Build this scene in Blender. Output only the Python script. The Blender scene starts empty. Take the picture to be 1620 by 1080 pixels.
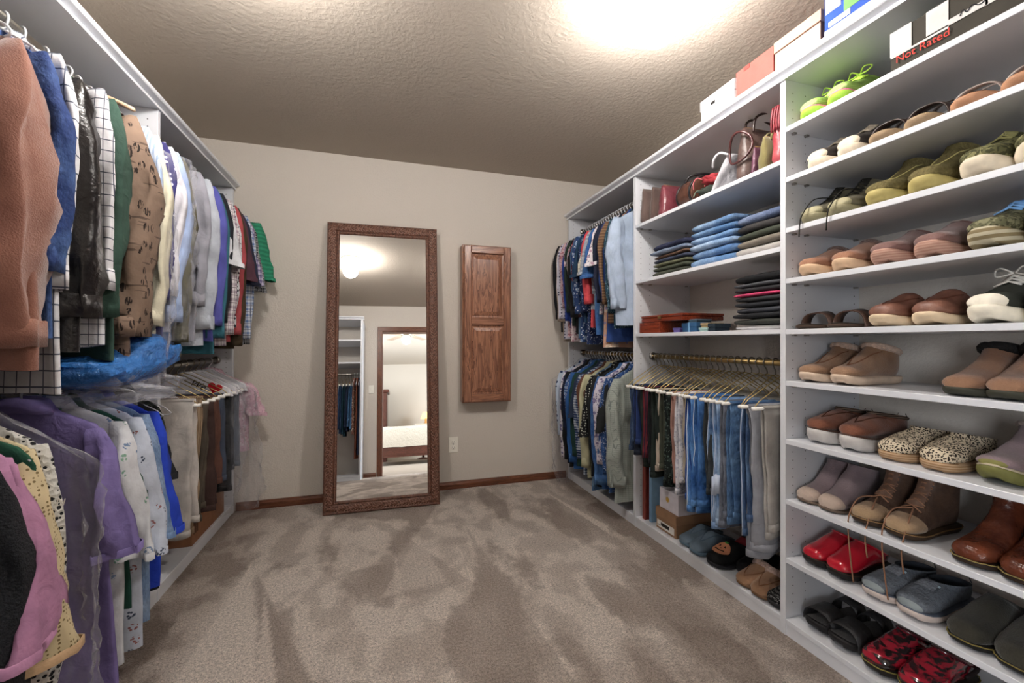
import bpy, bmesh, math, random
from mathutils import Vector, Matrix, noise
PI = math.pi
sc = bpy.context.scene
C = sc.collection

# ------------------------------------------------------------------ camera, world, exposure
cam_d = bpy.data.cameras.new('camera'); cam = bpy.data.objects.new('camera', cam_d); C.objects.link(cam)
cam_d.sensor_width = 36.0; cam_d.lens = 36.0 * 677.0 / 1620.0; cam_d.clip_start = 0.02
cam.location = (0, 0, 1.12)
cam.rotation_euler = (PI / 2, 0, -math.radians(17.23))
sc.camera = cam
w = bpy.data.worlds.new('world'); sc.world = w; w.use_nodes = True
w.node_tree.nodes['Background'].inputs[0].default_value = (0.75, 0.85, 1.0, 1)
w.node_tree.nodes['Background'].inputs[1].default_value = 1.0
sc.view_settings.view_transform = 'Standard'; sc.view_settings.look = 'None'
sc.view_settings.gamma = 1.0; sc.view_settings.use_curve_mapping = False
sc.view_settings.exposure = 1.85
GLOBE_POWER = 48.0         # emission strength of the two ceiling globes
DAYLIGHT = 64.0           # watts of daylight through the bedroom windows

def area(name, loc, rot, sx, sy, power, col):
    l = bpy.data.lights.new(name, 'AREA'); l.shape = 'RECTANGLE'; l.size = sx; l.size_y = sy
    l.energy = power; l.color = col
    o = bpy.data.objects.new(name, l); C.objects.link(o); o.location = loc; o.rotation_euler = rot
    return o
# daylight of the two bedroom windows beyond the closet door
area('window_daylight', (-2.57, -2.6, 1.45), (0, -PI / 2, 0), 1.3, 1.8, DAYLIGHT * .6, (0.93, 0.96, 1.0))
area('window_daylight', (3.27, -2.6, 1.45), (0, PI / 2, 0), 1.3, 1.8, DAYLIGHT, (0.86, 0.93, 1.0))

# ------------------------------------------------------------------ helpers
def lin(c):
    if isinstance(c, str):
        c = c.lstrip('#'); c = tuple(int(c[i:i + 2], 16) / 255 for i in (0, 2, 4))
    return tuple((v / 12.92 if v <= .04045 else ((v + .055) / 1.055) ** 2.4) for v in c[:3]) + (1,)

class NT:
    def __init__(s, name):
        s.m = bpy.data.materials.new(name); s.m.use_nodes = True
        s.t = s.m.node_tree; s.t.nodes.clear()
        s.out = s.n('ShaderNodeOutputMaterial'); s.b = s.n('ShaderNodeBsdfPrincipled')
        s.l(s.b.outputs[0], s.out.inputs[0])
        s.tc = s.n('ShaderNodeTexCoord').outputs['Object']
    def n(s, t, **kw):
        x = s.t.nodes.new(t)
        for k, v in kw.items(): setattr(x, k, v)
        return x
    def l(s, a, b): s.t.links.new(a, b)
    def set(s, node, **kw):
        for k, v in kw.items(): node.inputs[k.replace('_', ' ')].default_value = v
    def mapn(s, scale, loc=(0, 0, 0), rot=(0, 0, 0), src=None):
        x = s.n('ShaderNodeMapping'); x.inputs['Scale'].default_value = scale
        x.inputs['Location'].default_value = loc; x.inputs['Rotation'].default_value = rot
        s.l(src or s.tc, x.inputs[0]); return x.outputs[0]
    def noise(s, scale, detail=2, rough=.5, src=None, dist=0):
        x = s.n('ShaderNodeTexNoise'); x.inputs['Scale'].default_value = scale
        x.inputs['Detail'].default_value = detail; x.inputs['Roughness'].default_value = rough
        x.inputs['Distortion'].default_value = dist
        s.l(src or s.tc, x.inputs[0]); return x.outputs[0]
    def voro(s, scale, src=None, feature='F1', out=0, rnd=1):
        x = s.n('ShaderNodeTexVoronoi', feature=feature); x.inputs['Scale'].default_value = scale
        x.inputs['Randomness'].default_value = rnd
        s.l(src or s.tc, x.inputs[0]); return x.outputs[out]
    def ramp(s, f, stops, interp='LINEAR'):
        x = s.n('ShaderNodeValToRGB'); r = x.color_ramp; r.interpolation = interp
        while len(r.elements) < len(stops): r.elements.new(.5)
        for e, (p, c) in zip(r.elements, stops): e.position = p; e.color = c
        s.l(f, x.inputs[0]); return x.outputs[0]
    def math(s, op, a, b=None, c=None):
        x = s.n('ShaderNodeMath', operation=op)
        for i, v in enumerate((a, b, c)):
            if v is None: continue
            if isinstance(v, (int, float)): x.inputs[i].default_value = v
            else: s.l(v, x.inputs[i])
        return x.outputs[0]
    def mix(s, f, a, b, mode='MIX'):
        x = s.n('ShaderNodeMix', data_type='RGBA', blend_type=mode)
        for i, v in ((0, f), (6, a), (7, b)):
            if isinstance(v, (int, float)): x.inputs[i].default_value = v
            elif isinstance(v, tuple): x.inputs[i].default_value = v
            else: s.l(v, x.inputs[i])
        return x.outputs[2]
    def sep(s, src=None):
        x = s.n('ShaderNodeSeparateXYZ'); s.l(src or s.tc, x.inputs[0]); return x.outputs
    def bump(s, h, strength=.3, dist=.01):
        x = s.n('ShaderNodeBump'); x.inputs['Strength'].default_value = strength
        x.inputs['Distance'].default_value = dist
        s.l(h, x.inputs['Height']); s.l(x.outputs[0], s.b.inputs['Normal']); return x
    def col(s, v):
        if isinstance(v, tuple): s.b.inputs['Base Color'].default_value = v
        else: s.l(v, s.b.inputs['Base Color'])
    def stripes(s, coord, period, duty):
        """1 inside a stripe of width duty*period"""
        f = s.math('FRACT', s.math('DIVIDE', s.math('ADD', coord, 10.0), period))
        return s.math('LESS_THAN', f, duty)

_mats = {}
def M(kind, c1='#888888', c2=None, c3=None, s=1.0, rough=None, spec=None):
    key = (kind, c1, c2, c3, s, rough, spec)
    if key in _mats: return _mats[key]
    t = NT(kind); a = lin(c1); b = lin(c2 or c1); c = lin(c3 or c2 or c1)
    if kind in ('fabric', 'knit', 'denim', 'stripe', 'vstripe', 'plaid', 'grid', 'dots', 'floral', 'flake', 'trees', 'camo', 'cord', 'suede', 'leather', 'lace'):
        def dull(q): g_ = .3 * q[0] + .59 * q[1] + .11 * q[2]; return tuple((g_ + (v - g_) * .88) * .80 for v in q[:3]) + (1,)
        a, b, c = dull(a), dull(b), dull(c)
    t.set(t.b, Roughness=.85 if rough is None else rough)
    t.b.inputs['Specular IOR Level'].default_value = .25 if spec is None else spec
    z = t.sep()
    def vary(colr, lo=.82, hi=1.12, sc_=14):
        v = t.ramp(t.noise(sc_, 3), [(.3, (lo, lo, lo, 1)), (.7, (hi, hi, hi, 1))])
        return t.mix(1.0, colr, v, 'MULTIPLY')
    wr = None
    if kind == 'plain': t.col(a)
    elif kind == 'fabric':
        t.col(vary(a, .78, 1.14)); wr = (t.math('ADD', t.noise(20, 3, dist=.8), t.math('MULTIPLY', t.noise(70, 3), .2)), .38, .014)
    elif kind == 'knit':
        t.col(vary(a, .75, 1.15, 90)); wr = (t.noise(180, 2), .6, .01)
    elif kind == 'denim':
        st = t.noise(1, 2, src=t.mapn((420, 420, 60)))
        f = t.ramp(t.noise(9, 3), [(.38, (0, 0, 0, 1)), (.64, (1, 1, 1, 1))])
        base = t.mix(f, a, b)
        g = t.ramp(st, [(.3, (.72, .72, .72, 1)), (.7, (1.2, 1.2, 1.2, 1))])
        t.col(t.mix(1.0, base, g, 'MULTIPLY')); wr = (t.noise(26, 4), .5, .02)
    elif kind == 'stripe':
        f = t.stripes(z[2], .03 * s, .5); t.col(vary(t.mix(f, a, b))); wr = (t.noise(22, 3), .3, .02)
    elif kind == 'vstripe':
        f = t.stripes(z[0], .02 * s, .4); t.col(vary(t.mix(f, a, b))); wr = (t.noise(22, 3), .3, .02)
    elif kind == 'plaid':
        f1 = t.stripes(z[2], .045 * s, .38); f2 = t.stripes(t.math('ADD', z[0], z[1]), .045 * s, .38)
        f3 = t.stripes(t.math('ADD', z[2], .012 * s), .045 * s, .1); f4 = t.stripes(t.math('ADD', t.math('ADD', z[0], z[1]), .012 * s), .045 * s, .1)
        k = t.math('MULTIPLY', t.math('ADD', f1, f2), .5)
        m1 = t.mix(k, a, b); m2 = t.mix(t.math('MULTIPLY', t.math('MAXIMUM', f3, f4), .8), m1, c)
        t.col(vary(m2)); wr = (t.noise(22, 3), .3, .02)
    elif kind == 'grid':
        f1 = t.stripes(z[2], .04 * s, .09); f2 = t.stripes(t.math('ADD', z[0], z[1]), .04 * s, .09)
        t.col(vary(t.mix(t.math('MAXIMUM', f1, f2), a, b))); wr = (t.noise(20, 3), .3, .02)
    elif kind == 'dots':
        d = t.voro(34 / s, rnd=.25); t.col(vary(t.mix(t.math('LESS_THAN', d, .3), a, b)))
    elif kind == 'floral':
        d = t.voro(26 / s); e = t.voro(47 / s, src=t.mapn((1, 1, 1), (3, 1, 2)))
        k = t.noise(16 / s, 2)
        m1 = t.mix(t.math('LESS_THAN', t.math('ADD', d, t.math('MULTIPLY', k, .5)), .62), a, b)
        t.col(vary(t.mix(t.math('LESS_THAN', e, .26), m1, c))); wr = (t.noise(22, 3), .3, .02)
    elif kind == 'flake':        # scattered little asterisk motifs
        d = t.voro(19 / s, rnd=.5); e = t.voro(105 / s)
        f = t.math('MULTIPLY', t.math('LESS_THAN', d, .30), t.math('LESS_THAN', e, .46))
        g = t.voro(19 / s, out=1, rnd=.5); gs = t.sep(g)
        t.col(vary(t.mix(f, a, t.mix(t.math('GREATER_THAN', gs[0], .6), b, c))))
        wr = (t.noise(20, 3), .35, .02)
    elif kind == 'trees':
        d = t.voro(1, src=t.mapn((34, 34, 21))); e = t.noise(1, 1, src=t.mapn((240, 240, 30)))
        f = t.math('MULTIPLY', t.math('LESS_THAN', d, .34), t.math('GREATER_THAN', e, .47))
        h = t.noise(1, 2, src=t.mapn((8, 8, 75)))
        g = t.math('MULTIPLY', t.math('GREATER_THAN', h, .63), .6)
        t.col(vary(t.mix(t.math('MAXIMUM', f, g), a, b))); wr = (t.noise(16, 3), .4, .02)
    elif kind == 'camo':
        k = t.noise(22 / s, 2, dist=.6)
        t.col(vary(t.mix(t.math('GREATER_THAN', k, .55), t.mix(t.math('GREATER_THAN', t.noise(31 / s, 1), .52), a, c), b)))
        wr = (t.noise(20, 3), .3, .02)
    elif kind == 'leopard':
        d = t.voro(190 / s); k = t.noise(260 / s, 1)
        f = t.math('LESS_THAN', t.math('ADD', d, t.math('MULTIPLY', k, .4)), .66)
        t.col(t.mix(f, a, b)); wr = (t.noise(300, 2), .3, .005)
    elif kind == 'lace':
        d = t.voro(75 / s); e = t.noise(40, 2)
        f = t.math('LESS_THAN', t.math('ADD', d, t.math('MULTIPLY', e, .4)), .55)
        t.col(t.mix(f, a, b)); wr = (d, .6, .01)
    elif kind == 'cord':
        t.col(vary(a)); wr = (t.math('SINE', t.math('MULTIPLY', t.math('ADD', z[0], z[1]), 900)), .5, .004)
    elif kind == 'leather':
        t.set(t.b, Roughness=.38 if rough is None else rough); t.b.inputs['Specular IOR Level'].default_value = .5
        f = t.ramp(t.noise(18, 3), [(.35, (0, 0, 0, 1)), (.72, (1, 1, 1, 1))])
        t.col(t.mix(f, a, b)); wr = (t.noise(60, 4), .35, .01)
    elif kind == 'patent':
        t.set(t.b, Roughness=.12); t.b.inputs['Specular IOR Level'].default_value = .6
        t.b.inputs['Coat Weight'].default_value = .8; t.b.inputs['Coat Roughness'].default_value = .06
        if c2:
            k = t.noise(1, 3, src=t.mapn((28, 28, 90)), dist=.5)
            t.col(t.mix(t.ramp(k, [(.44, (0, 0, 0, 1)), (.56, (1, 1, 1, 1))]), a, b))
        else: t.col(a)
        wr = (t.noise(14, 2), .08, .01)
    elif kind == 'suede':
        t.set(t.b, Roughness=.95)
        f = t.ramp(t.noise(12, 4), [(.3, (0, 0, 0, 1)), (.75, (1, 1, 1, 1))])
        t.col(t.mix(f, a, b)); wr = (t.noise(260, 3), .35, .006)
        t.b.inputs['Sheen Weight'].default_value = .25
    elif kind == 'fleece':
        t.col(vary(a, .75, 1.15, 120)); wr = (t.noise(160, 3, .7), 1.0, .012)
        t.b.inputs['Sheen Weight'].default_value = .4
    elif kind == 'card':
        t.set(t.b, Roughness=.8); t.col(vary(a, .92, 1.06, 30))
    elif kind == 'metal':
        t.set(t.b, Roughness=.3, Metallic=1.0); t.col(a)
    elif kind == 'rubber':
        t.set(t.b, Roughness=.6); t.col(vary(a, .88, 1.08, 40))
    elif kind == 'white_board':
        t.set(t.b, Roughness=.32); t.b.inputs['Specular IOR Level'].default_value = .4; t.col(a)
    elif kind == 'glow':
        t.b.inputs['Emission Color'].default_value = a; t.b.inputs['Emission Strength'].default_value = s; t.col(a)
    if rough is not None: t.set(t.b, Roughness=rough)
    if wr: t.bump(wr[0], wr[1], wr[2])
    _mats[key] = t.m
    return t.m

def wood(name, c1, c2, axis=2, s=1.0, rough=.35):
    t = NT(name); sc3 = [34 * s, 34 * s, 34 * s]; sc3[axis] = 2.6 * s
    m = t.mapn(tuple(sc3))
    w1 = t.noise(1, 4, .6, src=m, dist=1.6)
    fine = [420 * s] * 3; fine[axis] = 18 * s
    w2 = t.noise(1, 2, src=t.mapn(tuple(fine)))
    rings = t.math('FRACT', t.math('MULTIPLY', w1, 6.0))
    k = t.math('ADD', t.math('MULTIPLY', rings, .65), t.math('MULTIPLY', w2, .45))
    t.col(t.ramp(k, [(.15, lin(c2)), (.75, lin(c1))])); t.set(t.b, Roughness=rough)
    t.bump(k, .15, .004); return t.m

def wall_mat(name, colr, strength, scale):
    t = NT(name); t.col(lin(colr)); t.set(t.b, Roughness=.9); t.b.inputs['Specular IOR Level'].default_value = .15
    n1 = t.noise(scale, 3, .55, dist=.4); n2 = t.noise(scale * 2.7, 2)
    h = t.math('ADD', t.ramp(n1, [(.4, (0, 0, 0, 1)), (.62, (1, 1, 1, 1))]), t.math('MULTIPLY', n2, .4))
    t.bump(h, strength, .004); return t.m

def link(name, me, mat=None, parent=None):
    o = bpy.data.objects.new(name, me); C.objects.link(o)
    if mat is not None: me.materials.append(mat)
    if parent is not None: o.parent = parent
    return o
def mesh(name, verts, faces, mat=None, parent=None, smooth=True):
    me = bpy.data.meshes.new(name); me.from_pydata([tuple(v) for v in verts], [], faces)
    if smooth: me.shade_smooth()
    return link(name, me, mat, parent)
def tag(o, label, cat, group=None):
    o['label'] = label; o['category'] = cat
    if group: o['group'] = group
    return o
def struct(o, label=None, cat=None):
    o['kind'] = 'structure'
    if label: o['label'] = label
    if cat: o['category'] = cat
    return o
def thing(name, label, cat, loc=(0, 0, 0), rz=0, group=None):
    o = bpy.data.objects.new(name, None); C.objects.link(o); o.empty_display_size = .05
    o.location = loc; o.rotation_euler = (0, 0, rz); return tag(o, label, cat, group)

BOXF = [(0, 3, 2, 1), (4, 5, 6, 7), (0, 1, 5, 4), (1, 2, 6, 5), (2, 3, 7, 6), (3, 0, 4, 7)]
def boxv(x0, x1, y0, y1, z0, z1):
    return [(x0, y0, z0), (x1, y0, z0), (x1, y1, z0), (x0, y1, z0), (x0, y0, z1), (x1, y0, z1), (x1, y1, z1), (x0, y1, z1)]
def box(name, x0, x1, y0, y1, z0, z1, mat, parent=None, bev=0.0):
    x0, x1 = min(x0, x1), max(x0, x1); y0, y1 = min(y0, y1), max(y0, y1)
    me = bpy.data.meshes.new(name)
    if bev > 0:
        bm = bmesh.new(); vs = [bm.verts.new(v) for v in boxv(x0, x1, y0, y1, z0, z1)]
        for f in BOXF: bm.faces.new([vs[i] for i in f])
        bmesh.ops.bevel(bm, geom=bm.edges[:], offset=bev, segments=1, affect='EDGES'); bm.to_mesh(me); bm.free()
    else: me.from_pydata(boxv(x0, x1, y0, y1, z0, z1), [], BOXF)
    return link(name, me, mat, parent)
def multibox(name, boxes, mat, parent=None):
    v, f = [], []
    for b in boxes:
        k = len(v); v += boxv(*b); f += [tuple(i + k for i in q) for q in BOXF]
    return mesh(name, v, f, mat, parent, smooth=False)
def loft_data(rings, cap0=False, cap1=False, closed=True):
    n = len(rings[0]); v = [p for r in rings for p in r]; f = []
    for i in range(len(rings) - 1):
        for j in range(n if closed else n - 1):
            k = (j + 1) % n
            f.append((i * n + j, i * n + k, (i + 1) * n + k, (i + 1) * n + j))
    if cap0: f.append(tuple(range(n - 1, -1, -1)))
    if cap1: f.append(tuple((len(rings) - 1) * n + j for j in range(n)))
    return v, f
def loft(name, rings, mat, parent=None, cap0=False, cap1=False, closed=True, smooth=True):
    v, f = loft_data(rings, cap0, cap1, closed); return mesh(name, v, f, mat, parent, smooth)
def tube_data(pts, r, n=6, cyclic=False):
    pts = [Vector(p) for p in pts]; rings = []; up = None; m = len(pts)
    for i, p in enumerate(pts):
        if cyclic: d = pts[(i + 1) % m] - pts[i - 1]
        else: d = pts[min(i + 1, m - 1)] - pts[max(i - 1, 0)]
        if d.length < 1e-9: d = Vector((0, 0, 1))
        d.normalize()
        if up is None: up = d.orthogonal().normalized()
        up = (up - d * up.dot(d))
        if up.length < 1e-6: up = d.orthogonal()
        up.normalize(); s = d.cross(up)
        rr = r[i] if isinstance(r, (list, tuple)) else r
        rings.append([p + (up * math.cos(2 * PI * j / n) + s * math.sin(2 * PI * j / n)) * rr for j in range(n)])
    if cyclic: rings.append(rings[0])
    return loft_data(rings, not cyclic, not cyclic)
def tube(name, pts, r, mat, parent=None, n=6, cyclic=False):
    v, f = tube_data(pts, r, n, cyclic); return mesh(name, v, f, mat, parent)
def tubes(name, paths, r, mat, parent=None, n=5):
    V, F = [], []
    for p in paths:
        v, f = tube_data(p, r, n); k = len(V); V += v; F += [tuple(i + k for i in q) for q in f]
    return mesh(name, V, F, mat, parent)
def smoothpath(pts, n=6):
    """Catmull-Rom through the points"""
    P = [Vector(p) for p in pts]; out = []
    for i in range(len(P) - 1):
        p0 = P[max(i - 1, 0)]; p1 = P[i]; p2 = P[i + 1]; p3 = P[min(i + 2, len(P) - 1)]
        for k in range(n):
            t = k / n
            out.append(.5 * ((2 * p1) + (p2 - p0) * t + (2 * p0 - 5 * p1 + 4 * p2 - p3) * t * t + (3 * p1 - p0 - 3 * p2 + p3) * t ** 3))
    out.append(P[-1]); return out
def lathe(name, prof, mat, parent=None, n=24, loc=(0, 0, 0)):
    rings = [[(loc[0] + r * math.cos(2 * PI * j / n), loc[1] + r * math.sin(2 * PI * j / n), loc[2] + z) for j in range(n)] for r, z in prof]
    return loft(name, rings, mat, parent, True, True)
def prism(name, prof, axis, a0, a1, mat, parent=None, smooth=False):
    """profile of 2D points extruded along axis 'x','y' or 'z' """
    def p3(p, a):
        return {'x': (a, p[0], p[1]), 'y': (p[0], a, p[1]), 'z': (p[0], p[1], a)}[axis]
    return loft(name, [[p3(p, a0) for p in prof], [p3(p, a1) for p in prof]], mat, parent, True, True, smooth=smooth)
def lettering(name, body, size, mat, parent, loc, rot, align='CENTER', shear=0):
    cu = bpy.data.curves.new(name, 'FONT'); cu.body = body; cu.size = size; cu.align_x = align; cu.align_y = 'CENTER'
    cu.extrude = .0003; cu.shear = shear
    tmp = bpy.data.objects.new('tmp_text', cu); C.objects.link(tmp)
    dg = bpy.context.evaluated_depsgraph_get()
    me = bpy.data.meshes.new_from_object(tmp.evaluated_get(dg)); bpy.data.objects.remove(tmp); bpy.data.curves.remove(cu)
    o = link(name, me, None, parent); me.materials.clear(); me.materials.append(mat)
    o.location = loc; o.rotation_euler = rot; return o
def interp(tab, x):
    if x <= tab[0][0]: return tab[0][1]
    for (x0, y0), (x1, y1) in zip(tab, tab[1:]):
        if x <= x1: t = (x - x0) / (x1 - x0); return y0 + (y1 - y0) * t
    return tab[-1][1]
def nz(x, y, z): return noise.noise(Vector((x, y, z)))
ORD = ['first', 'second', 'third', 'fourth', 'fifth', 'sixth', 'seventh', 'eighth', 'ninth', 'tenth', 'eleventh', 'twelfth',
       'thirteenth', 'fourteenth', 'fifteenth', 'sixteenth', 'seventeenth', 'eighteenth', 'nineteenth', 'twentieth',
       'twenty-first', 'twenty-second', 'twenty-third', 'twenty-fourth', 'twenty-fifth', 'twenty-sixth', 'twenty-seventh', 'twenty-eighth']
# ------------------------------------------------------------------ room shell
XL, XR, YB, YF, ZC = -1.30, 1.875, 3.245, -0.27, 2.44
WALL = wall_mat('taupe_wall_paint', '#d0c9c0', .3, 95)
CEIL = wall_mat('darkened_taupe_ceiling', '#b0a69a', .26, 48)  # wall taupe, darkened in colour to dim the globes' bright patch overhead
OAK = wood('dark_oak_trim', '#7a4a32', '#3c2016', 0)
OAKZ = wood('dark_oak_trim_upright', '#7a4a32', '#3c2016', 2)
WHITE = M('white_board', '#d6d8dd')
DARK = M('plain', '#1c1a19')

# carpet: vacuum strokes and patches, darker beside the shelving, kept as a point attribute of the floor mesh
def pile(x, y):
    def ss(e0, e1, q): q = max(0, min(1, (q - e0) / (e1 - e0))); return q * q * (3 - 2 * q)
    wx, wy = x + .035 * nz(x * 4, y * 4, 7), y + .05 * nz(x * 3 + 9, y * 3, 2)
    n1 = nz(wx * 3.2, wy * 1.1, 3.1) + .6 * nz(wx * 7.1, wy * 2.6, 8.3)
    n2 = nz(wx * 9 + 3, wy * 6, 1.7) + .6 * nz(wx * 19, wy * 13, 4.4)
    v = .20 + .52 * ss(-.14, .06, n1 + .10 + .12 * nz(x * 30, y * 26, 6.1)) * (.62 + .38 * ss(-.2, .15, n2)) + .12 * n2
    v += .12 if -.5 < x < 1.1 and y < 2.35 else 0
    edge = ss(.30, .0, min(x + .91, 1.48 - x)); v -= .30 * edge  # darker towards the shelving on both sides
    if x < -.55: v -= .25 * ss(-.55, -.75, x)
    def tri(ax, ay, bx, by, cx, cy):
        d = (by - cy) * (ax - cx) + (cx - bx) * (ay - cy)
        u = ((by - cy) * (x - cx) + (cx - bx) * (y - cy)) / d
        t = ((cy - ay) * (x - cx) + (ax - cx) * (y - cy)) / d
        return min(u, t, 1 - u - t)
    def stroke(T, amt, val):
        nonlocal v
        k = tri(*T) + .02 * nz(x * 16, y * 12, 5)
        if k > 0: v += (val - v) * amt * min(1, k / .03)
    stroke((-.62, 2.48, -.66, 1.20, -.28, 1.22), .9, .95)
    stroke((-.58, 2.38, -.30, 1.30, -.10, 1.3), .8, .22)
    stroke((-.50, 2.2, -.30, 1.5, -.38, 1.55), .8, .9)
    stroke((.05, 2.75, .1, 1.9, .42, 1.95), .55, .25)
    stroke((.50, 2.6, .45, 1.2, .62, 1.25), .6, .3)
    stroke((1.22, 3.05, 1.05, 2.1, 1.40, 2.25), .6, .25)
    stroke((1.17, 3.03, 1.33, 2.3, 1.28, 2.2), .85, .9)
    stroke((.22, 2.55, .0, 1.95, .3, 2.0), .6, .8)
    stroke((-.2, 2.6, -.22, 2.2, .02, 2.25), .5, .85)
    stroke((1.30, 2.2, 1.36, 1.2, 1.0, 1.6), .5, .3)
    return max(0, min(1, v))
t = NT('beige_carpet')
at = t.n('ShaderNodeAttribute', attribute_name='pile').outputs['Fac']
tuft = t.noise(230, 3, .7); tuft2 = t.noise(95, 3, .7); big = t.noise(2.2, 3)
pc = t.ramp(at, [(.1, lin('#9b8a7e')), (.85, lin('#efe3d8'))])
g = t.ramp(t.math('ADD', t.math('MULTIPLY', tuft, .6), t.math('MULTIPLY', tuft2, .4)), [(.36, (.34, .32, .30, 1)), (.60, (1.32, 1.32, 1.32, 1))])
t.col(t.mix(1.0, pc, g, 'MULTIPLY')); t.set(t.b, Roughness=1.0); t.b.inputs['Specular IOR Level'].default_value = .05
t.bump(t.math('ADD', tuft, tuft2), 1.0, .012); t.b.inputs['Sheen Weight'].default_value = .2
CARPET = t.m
def floor_mesh():
    x0, x1, y0, y1 = XL - .05, XR + .05, YF - .12, YB + .05
    nx, ny = int((x1 - x0) / .0105), int((y1 - y0) / .0105)
    vs = [(x0 + (x1 - x0) * i / nx, y0 + (y1 - y0) * j / ny, 0) for j in range(ny + 1) for i in range(nx + 1)]
    fs = [(j * (nx + 1) + i, j * (nx + 1) + i + 1, (j + 1) * (nx + 1) + i + 1, (j + 1) * (nx + 1) + i) for j in range(ny) for i in range(nx)]
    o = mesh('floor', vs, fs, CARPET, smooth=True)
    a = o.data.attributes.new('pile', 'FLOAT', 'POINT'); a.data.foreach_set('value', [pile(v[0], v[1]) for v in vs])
    return o
struct(floor_mesh())
TH = .12
struct(box('ceiling', XL - TH, XR + TH, YF - TH, YB + TH, ZC, ZC + TH, CEIL))
struct(box('wall_back', XL - TH, XR + TH, YB, YB + TH, -.1, ZC, WALL))
struct(box('wall_left', XL - TH, XL, YF - TH, YB, -.1, ZC, WALL))
struct(box('wall_right', XR, XR + TH, YF - TH, YB, -.1, ZC, WALL))
DX0, DX1, DZ = -.14, .66, 2.04           # doorway to the bedroom, behind the camera
struct(multibox('wall_front', [(XL, DX0 - .02, YF - TH, YF, -.1, ZC), (DX1 + .02, XR, YF - TH, YF, -.1, ZC), (DX0 - .02, DX1 + .02, YF - TH, YF, DZ + .02, ZC)], WALL))
BBP = [(0, 0), (-.013, 0), (-.013, .036), (-.009, .046), (-.006, .056), (0, .056)]
def baseboard(name, axis, fixed, a0, a1, sgn):
    pr = [(fixed + sgn * -p[0], p[1]) for p in BBP]
    return struct(prism(name, pr, axis, a0, a1, OAK if axis == 'x' else wood('dark_oak_trim_run', '#7a4a32', '#3c2016', 1)))
baseboard('baseboard_back', 'x', YB, -.905, 1.47, -1)
baseboard('baseboard_front', 'x', YF, -.40, DX0 - .085, 1)
# door casing (both faces) and jamb
tr = bpy.data.objects.new('door_1', None); C.objects.link(tr); struct(tr)
for k, (ya, yb) in enumerate(((YF, YF + .016), (YF - TH - .016, YF - TH))):
    box('casing_upright', DX0 - .075, DX0 - .008, ya, yb, 0, DZ + .075, OAKZ, tr, .004)
    box('casing_upright', DX1 + .008, DX1 + .075, ya, yb, 0, DZ + .075, OAKZ, tr, .004)
    box('casing_head', DX0 - .075, DX1 + .075, ya - .001, yb + .001, DZ + .008, DZ + .078, OAK, tr, .004)
box('jamb', DX0 - .02, DX0, YF - TH, YF, 0, DZ, OAKZ, tr); box('jamb', DX1, DX1 + .02, YF - TH, YF, 0, DZ, OAKZ, tr)
box('jamb_head', DX0 - .02, DX1 + .02, YF - TH, YF, DZ, DZ + .02, OAK, tr)

# ------------------------------------------------------------------ closet shelving
def pinholes(parent, xs, y, zs):
    V, F = [], []
    for x in xs:
        for z in zs:
            k = len(V)
            for j in range(6): V.append((x + .0026 * math.cos(j * PI / 3), y, z + .0026 * math.sin(j * PI / 3)))
            F.append(tuple(range(k, k + 6)))
    o = mesh('shelf_pin_holes', V, F, DARK, parent, smooth=False); o['kind'] = 'stuff'
CH = M('metal', '#a9a6a0'); BRASS = M('metal', '#b59a68', rough=.35)
XRF, XLF = 1.48, -.91
PT = .0115  # half panel thickness
def panel(parent, xf, xb, y, ztop=2.12):
    p = box('side_panel', xf, xb, y - PT, y + PT, 0, ztop, WHITE, parent, .0012)
    s = 1 if xb > xf else -1
    xs = [xf + s * .037, xf + s * .10, xb - s * .03]
    zs = [.12 + .032 * i for i in range(62)]
    for sd in (-1, 1): pinholes(p, xs, y + sd * (PT + .0004), zs)
    return p
def shelf(parent, xf, xb, y0, y1, ztop, th=.019):
    s = 1 if xb > xf else -1
    o = box('shelf', xf + s * .001, xb, y0, y1, ztop - th, ztop, WHITE, parent, .0012)
    V, F = [], []
    for yy, d in ((y0, 1), (y1, -1)):
        for xx in (xf + s * .037, xf + s * .10, xb - s * .03):
            k = len(V); V += boxv(xx - .007, xx + .007, min(yy + d * .001, yy + d * .012), max(yy + d * .001, yy + d * .012), ztop - th - .006, ztop - th)
            F += [tuple(i + k for i in q) for q in BOXF]
    q = mesh('shelf_pins', V, F, CH, o, smooth=False); q['kind'] = 'stuff'
    return o
def crown(parent, xf, s, y0, y1):
    P = [(-.0012, 2.117), (-.010, 2.117), (-.010, 2.127), (-.002, 2.128), (-.002, 2.135), (-.026, 2.142), (-.030, 2.146), (-.030, 2.158), (-.0012, 2.158)]
    prism('crown_moulding', [(xf + s * a, z) for a, z in P], 'y', y0, y1, WHITE, parent)
def rod(parent, x, y0, y1, z, mat):
    o = tube('hanging_rod', [(x, y0, z), (x, (y0 + y1) / 2, z), (x, y1, z)], .0130, mat, parent, 14)
    for yy, d in ((y0, 1), (y1, -1)):
        tube('rod_socket', [(x, yy, z), (x, yy + d * .012, z)], .024, CH, o, 12)
def base(parent, xf, xb, y0, y1, dz=.062):
    s = 1 if xb > xf else -1
    box('bottom_shelf', xf + s * .001, xb, y0, y1, dz - .019, dz, WHITE, parent, .0012)
    box('kick_board', xf + s * .004, xf + s * .022, y0, y1, 0, dz - .0195, WHITE, parent)

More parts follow.
